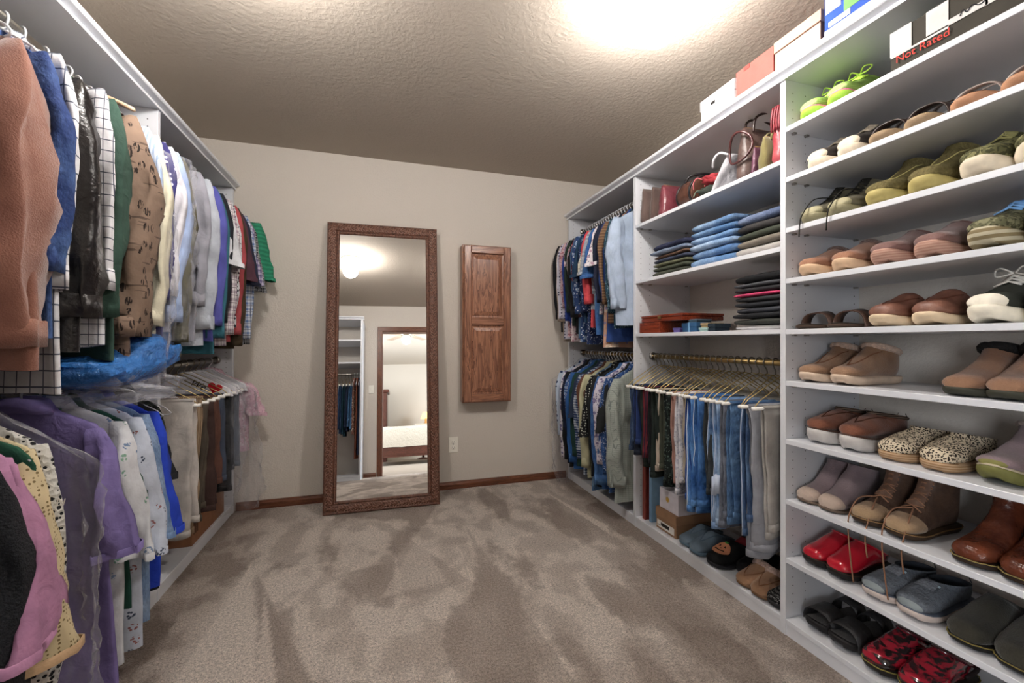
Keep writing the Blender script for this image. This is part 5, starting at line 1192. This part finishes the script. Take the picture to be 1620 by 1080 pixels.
tube('piping', rings[1], .006, LE('#17151a', '#2a2629', .3), rbg, 6, True); tube('piping', rings[9], .006, LE('#17151a', '#2a2629', .3), rbg, 6, True)
tube('handle', smoothpath([(-.10, .03, .125), (-.09, .0, .17), (0, -.03, .182), (.09, .0, .17), (.10, .03, .125)], 5), .007, LE('#17151a', '#2a2629', .3), rbg, 7)
def crumple(name, label, cat, x, y, z, rx, ry, rz_, mat, seed, group=None, amp=.35):
    g = thing(name, label, cat, (x, y, z), 0, group); rings = []
    for i in range(13):
        t_ = PI * i / 12; rings.append([])
        for j in range(26):
            a = 2 * PI * j / 26; p = Vector((math.sin(t_) * math.cos(a), math.sin(t_) * math.sin(a), math.cos(t_))); k = 1 + amp * (abs(nz(p.x * 2.2 + seed, p.y * 2.2, p.z * 2.2)) * 2 - .5) + amp * .4 * nz(p.x * 6, p.y * 6 + seed, p.z * 6)
            rings[-1].append((p.x * rx * k, p.y * ry * k, max(0, rz_ + p.z * rz_ * k)))
    loft('cloth', rings, mat, g, True, True); return g
o = crumple('scarf', 'red cloth bundle with a drawstring on the bag shelf', 'scarf', 1.60, 1.715, z1 + .058, .085, .06, .032, F('#b8303a'), 3); tube('drawstring', smoothpath([(-.07, .03, .04), (-.09, .045, .05), (-.10, .06, .03), (-.09, .07, .0)], 4), .003, F('#d86a70'), o, 5)
o = crumple('pouch', 'dark green pouch crumpled in front of the red cloth', 'pouch', 1.585, 1.735, z1, .07, .055, .034, F('#39423a'), 8); tube('drawstring', smoothpath([(-.05, .02, .05), (-.075, .03, .045), (-.08, .045, .02)], 4), .003, F('#70806e'), o, 5)
o = crumple('pouch', 'black satin pouch behind the white folded tote', 'pouch', 1.70, 1.62, z1, .07, .045, .065, F('#2f2a2a'), 12); tube('drawstring', smoothpath([(-.05, .01, .10), (-.07, .02, .08), (-.08, .03, .05)], 4), .003, F('#4a4444'), o, 5)
tw = thing('tote_bag', 'white folded canvas tote leaning beside the brown handbag', 'tote', (1.585, 1.60, z1)); rings = []
for i in range(9):
    s = i / 8; rings.append([(-.085 + .03 * s + .17 * q, .05 - .075 * s * (1 - .3 * q) + .010 * math.sin(5 * q + 3 * s), .002 + .155 * s + .02 * nz(q * 3, s * 3, 4) * s + dz) for q, dz in [(k / 6, 0) for k in range(7)]])
rb_ = [[(p[0], p[1] + .008, p[2]) for p in r] for r in rings]
loft('tote_panel', [r + b[::-1] for r, b in zip(rings, rb_)], F('#cfcdd2'), tw, True, True)
tube('strap', smoothpath([(-.06, -.025, .15), (-.085, .0, .165), (-.09, .03, .15), (-.075, .055, .12)], 4), .006, F('#dddbe0'), tw, 6)
hb = bag('tall brown leather handbag with ring handles on the bag shelf', 1.655, 1.495, z1, .30, .085, .235, LE('#4d3a35', '#6d5750', .45), taper=.86, seed=6, handle=(.09, .07, LE('#2f201d', '#45312c', .3)), zipper=BRASS)
tube('ring_handle', [(-.148 + .012 * math.cos(2 * a), .005 + .062 * math.cos(a), .145 + .066 * math.sin(a)) for a in [2 * PI * i / 28 for i in range(28)]], .0055, LE('#4a2424', '#5e3030', .3), hb, 7, True)
bag('small plum wristlet beside the brown handbag', 1.585, 1.435, z1, .15, .03, .125, LE('#5a2f46', '#7a4a60', .35), seed=7, zipper=BRASS)
bag('olive green zip bag between brown and red bags', 1.60, 1.392, z1, .18, .05, .150, SU('#6e6536', '#8a7f4a'), seed=9, zipper=M('metal', '#d8cfa4'), handle=(.04, .03, SU('#6e6536', '#8a7f4a')))
rd = bag('red leather handbag against the right panel of the bag shelf', 1.655, 1.312, z1, .31, .07, .235, LE('#a8303c', '#c04a52', .4), taper=.95, seed=11, zipper=BRASS, flap=LE('#98283a', '#b03c48', .4))
tubes('gathered_trim', [smoothpath([(-.158, -.03 + .012 * k, .225), (-.162, -.025 + .012 * k, .18), (-.158, -.022 + .012 * k, .13)], 3) for k in range(4)], .004, LE('#8a2030', '#a8303c', .4), rd)

# ------------------------------------------------------------------ clear garment bags, paper hanger covers
def film(name, tint, op, rough=.12):
    t_ = NT(name); t_.b.inputs['Roughness'].default_value = rough; t_.col(lin(tint)); t_.b.inputs['Specular IOR Level'].default_value = .7
    n_ = t_.noise(30, 4, .6, dist=1.2); n2 = t_.voro(26, feature='DISTANCE_TO_EDGE'); t_.bump(t_.math('ADD', n_, t_.math('MULTIPLY', n2, .6)), .9, .02)
    tr_ = t_.n('ShaderNodeBsdfTransparent'); tr_.inputs[0].default_value = (.97, .97, .98, 1) if op < .3 else lin(tint)
    lw = t_.n('ShaderNodeLayerWeight'); lw.inputs[0].default_value = .25
    f_ = t_.math('MINIMUM', t_.math('ADD', t_.math('MULTIPLY', lw.outputs['Facing'], .38), op), .95)
    mx = t_.n('ShaderNodeMixShader'); t_.l(f_, mx.inputs[0]); t_.l(tr_.outputs[0], mx.inputs[1]); t_.l(t_.b.outputs[0], mx.inputs[2]); t_.l(mx.outputs[0], t_.out.inputs[0])
    return t_.m
CLEAR = film('clear_plastic_film', '#f4f4fa', .035, .06); BLUEF = film('blue_plastic_film', '#3f86d8', .55)
def plastic(label, x, y, z, rz, L, W, T, mat, seed, z0=-.05, text=None, amp=1.0, tail=1.0, name='garment_bag', lean=0):
    g = thing(name, label, 'plastic bag', (x, y, z), rz); rings = []; nl = 44; na = 64
    for i in range(nl):
        s = i / (nl - 1); zz = z0 - s * L; hx = interp([(0, .05), (.04, .10), (.16, W), (.5, W * 1.04), (.85, W * tail), (1, W * tail * .9)], s); hy = interp([(0, .02), (.1, T * .7), (.5, T), (1, T * .9)], s); ring = []
        for j in range(na):
            a = 2 * PI * j / na; px = hx * sq(math.cos(a), .6); py = hy * sq(math.sin(a), .6)
            r = abs(nz(px * 8 + seed, zz * 4 + px * 6, math.sin(a) * 2)) * 2.4 - .5 + .7 * (abs(nz(px * 22 - zz * 9, zz * 13 + seed, math.sin(a) * 3)) * 2.4 - .5)
            ring.append((px * (1 + .06 * amp * r) + lean * s, py * (1 + .75 * amp * r), zz + .02 * amp * nz(px * 6, seed, a) * (s > .9)))
        rings.append(ring)
    loft('plastic_film', rings, mat, g)
    if text: lettering('lettering', text[0], text[1], M('plain', '#e8e8ea'), g, text[2], text[3])
    return g
plastic('clear plastic bag over the lace blouse beside the violet shirt', RODX_L, 1.44, RODZ_LL, -.08, .90, .275, .032, CLEAR, 3, text=('CHILDREN', .026, (.19, -.058, -.27), (PI / 2, .25, 0)))
plastic('clear dry-cleaning bag over the white and pale blue dress shirts', RODX_L, 2.035, RODZ_U, 0, .84, .275, .06, CLEAR, 5)
plastic('clear dry-cleaning bag over the cream shirt', RODX_L, 1.925, RODZ_U, -.05, .98, .255, .04, CLEAR, 15)
plastic('clear dry-cleaning bag over the trousers nearest the back wall on the left', RODX_L, 2.99, RODZ_LL, .05, .86, .27, .06, CLEAR, 7, tail=1.15)
plastic('clear bag over the dark trousers on the lower left rod', RODX_L, 2.80, RODZ_LL, .05, .70, .25, .05, CLEAR, 17, tail=1.0)
plastic('clear dry-cleaning bag at the back wall end of the lower right rod', RODX_R, 3.145, RODZ_L, PI, .98, .275, .035, CLEAR, 9)
# blue film gathered under the shirts of the upper left rod
bf = thing('plastic_bag', 'crumpled blue plastic film hanging below the tan pine tree shirt', 'plastic bag', (-.98, 1.79, 1.02)); rings = []
for i in range(23):
    s = i / 22; yy = -.20 + .46 * s; zt = interp([(0, .03), (.25, .05), (.5, .13), (.8, .13), (1, .10)], s); zb = interp([(0, -.02), (.3, -.05), (.7, -.05), (1, .0)], s); ring = []
    for j in range(24):
        a = 2 * PI * j / 24; px = .22 * sq(math.cos(a), .6); pz = (zt + zb) / 2 + (zt - zb) / 2 * sq(math.sin(a), .7); r = abs(nz(px * 11, yy * 11, a)) * 2 - .5
        ring.append((px * (1 + .12 * r), yy + .012 * nz(px * 8, pz * 20, 3), pz + .022 * r))
    rings.append(ring)
loft('plastic_film', rings, BLUEF, bf, True, True)
cf = plastic('crumpled clear film bunched between the left rods under the blue plastic', -.98, 1.86, 1.02, PI / 2, .12, .26, .22, CLEAR, 21, z0=.01, name='plastic_bag')
# paper hanger covers with a red heart
PAPER = M('card', '#dcdadf'); RED = M('plain', '#c6202c')
for k, yy in enumerate((2.74, 2.83, 2.90, 3.02)):
    pc_ = thing('hanger_cover', ['white paper hanger cover with a red heart on the lower left rod', 'white paper hanger cover behind the one with the red heart', 'third white paper hanger cover on the lower left rod', 'white paper hanger cover nearest the back wall'][k], 'paper cover', (RODX_L, yy, RODZ_LL), .05, 'paper hanger covers')
    ring = lambda dy, e: [(-.02, dy, -.045), (.02, dy, -.045), (.20 + e, dy * 1.2, -.142), (.215 + e, dy * 1.3, -.185), (.05, dy * 1.5, -.165), (-.05, dy * 1.5, -.165), (-.215, dy * 1.3, -.185), (-.20, dy * 1.2, -.142)]
    loft('paper', [ring(-.011, .0), ring(-.009, .003), ring(.009, .003), ring(.011, 0)], PAPER, pc_, True, True, smooth=False)
    if k == 0:
        hp = [(.011 * 16 * math.sin(t_) ** 3 / 13, .011 * (13 * math.cos(t_) - 5 * math.cos(2 * t_) - 2 * math.cos(3 * t_) - math.cos(4 * t_)) / 13) for t_ in [2 * PI * i / 32 for i in range(32)]]
        hp = [(a * 2.6, b * 2.4) for a, b in hp]
        o = mesh('printed_heart', [(a, 0, b) for a, b in hp], [tuple(range(32))], RED, pc_, False); o.location = (.135, -.0155, -.135); o.rotation_euler = (.0, .35, 0)
        lettering('lettering', 'We', .05, M('plain', '#2a2a30'), pc_, (.055, -.0155, -.115), (PI / 2, .45, 0), shear=.4)
garment(RODX_L, 3.06, RODZ_LL, .05, 'shirt', 'pink flowered shirt under plastic nearest the back wall on the lower left rod', 'shirt', M('floral', '#dcb2c2', '#e6cdd6', '#b98a9c', s=.6), L=.5, W=.22, sl='short', slen=.2, seed=61, T=.016)
hanger(RODX_L, 3.06, RODZ_LL, .05, 'wire', 'wire hanger holding the pink flowered shirt nearest the back wall', 'hangers on the lower left rod')
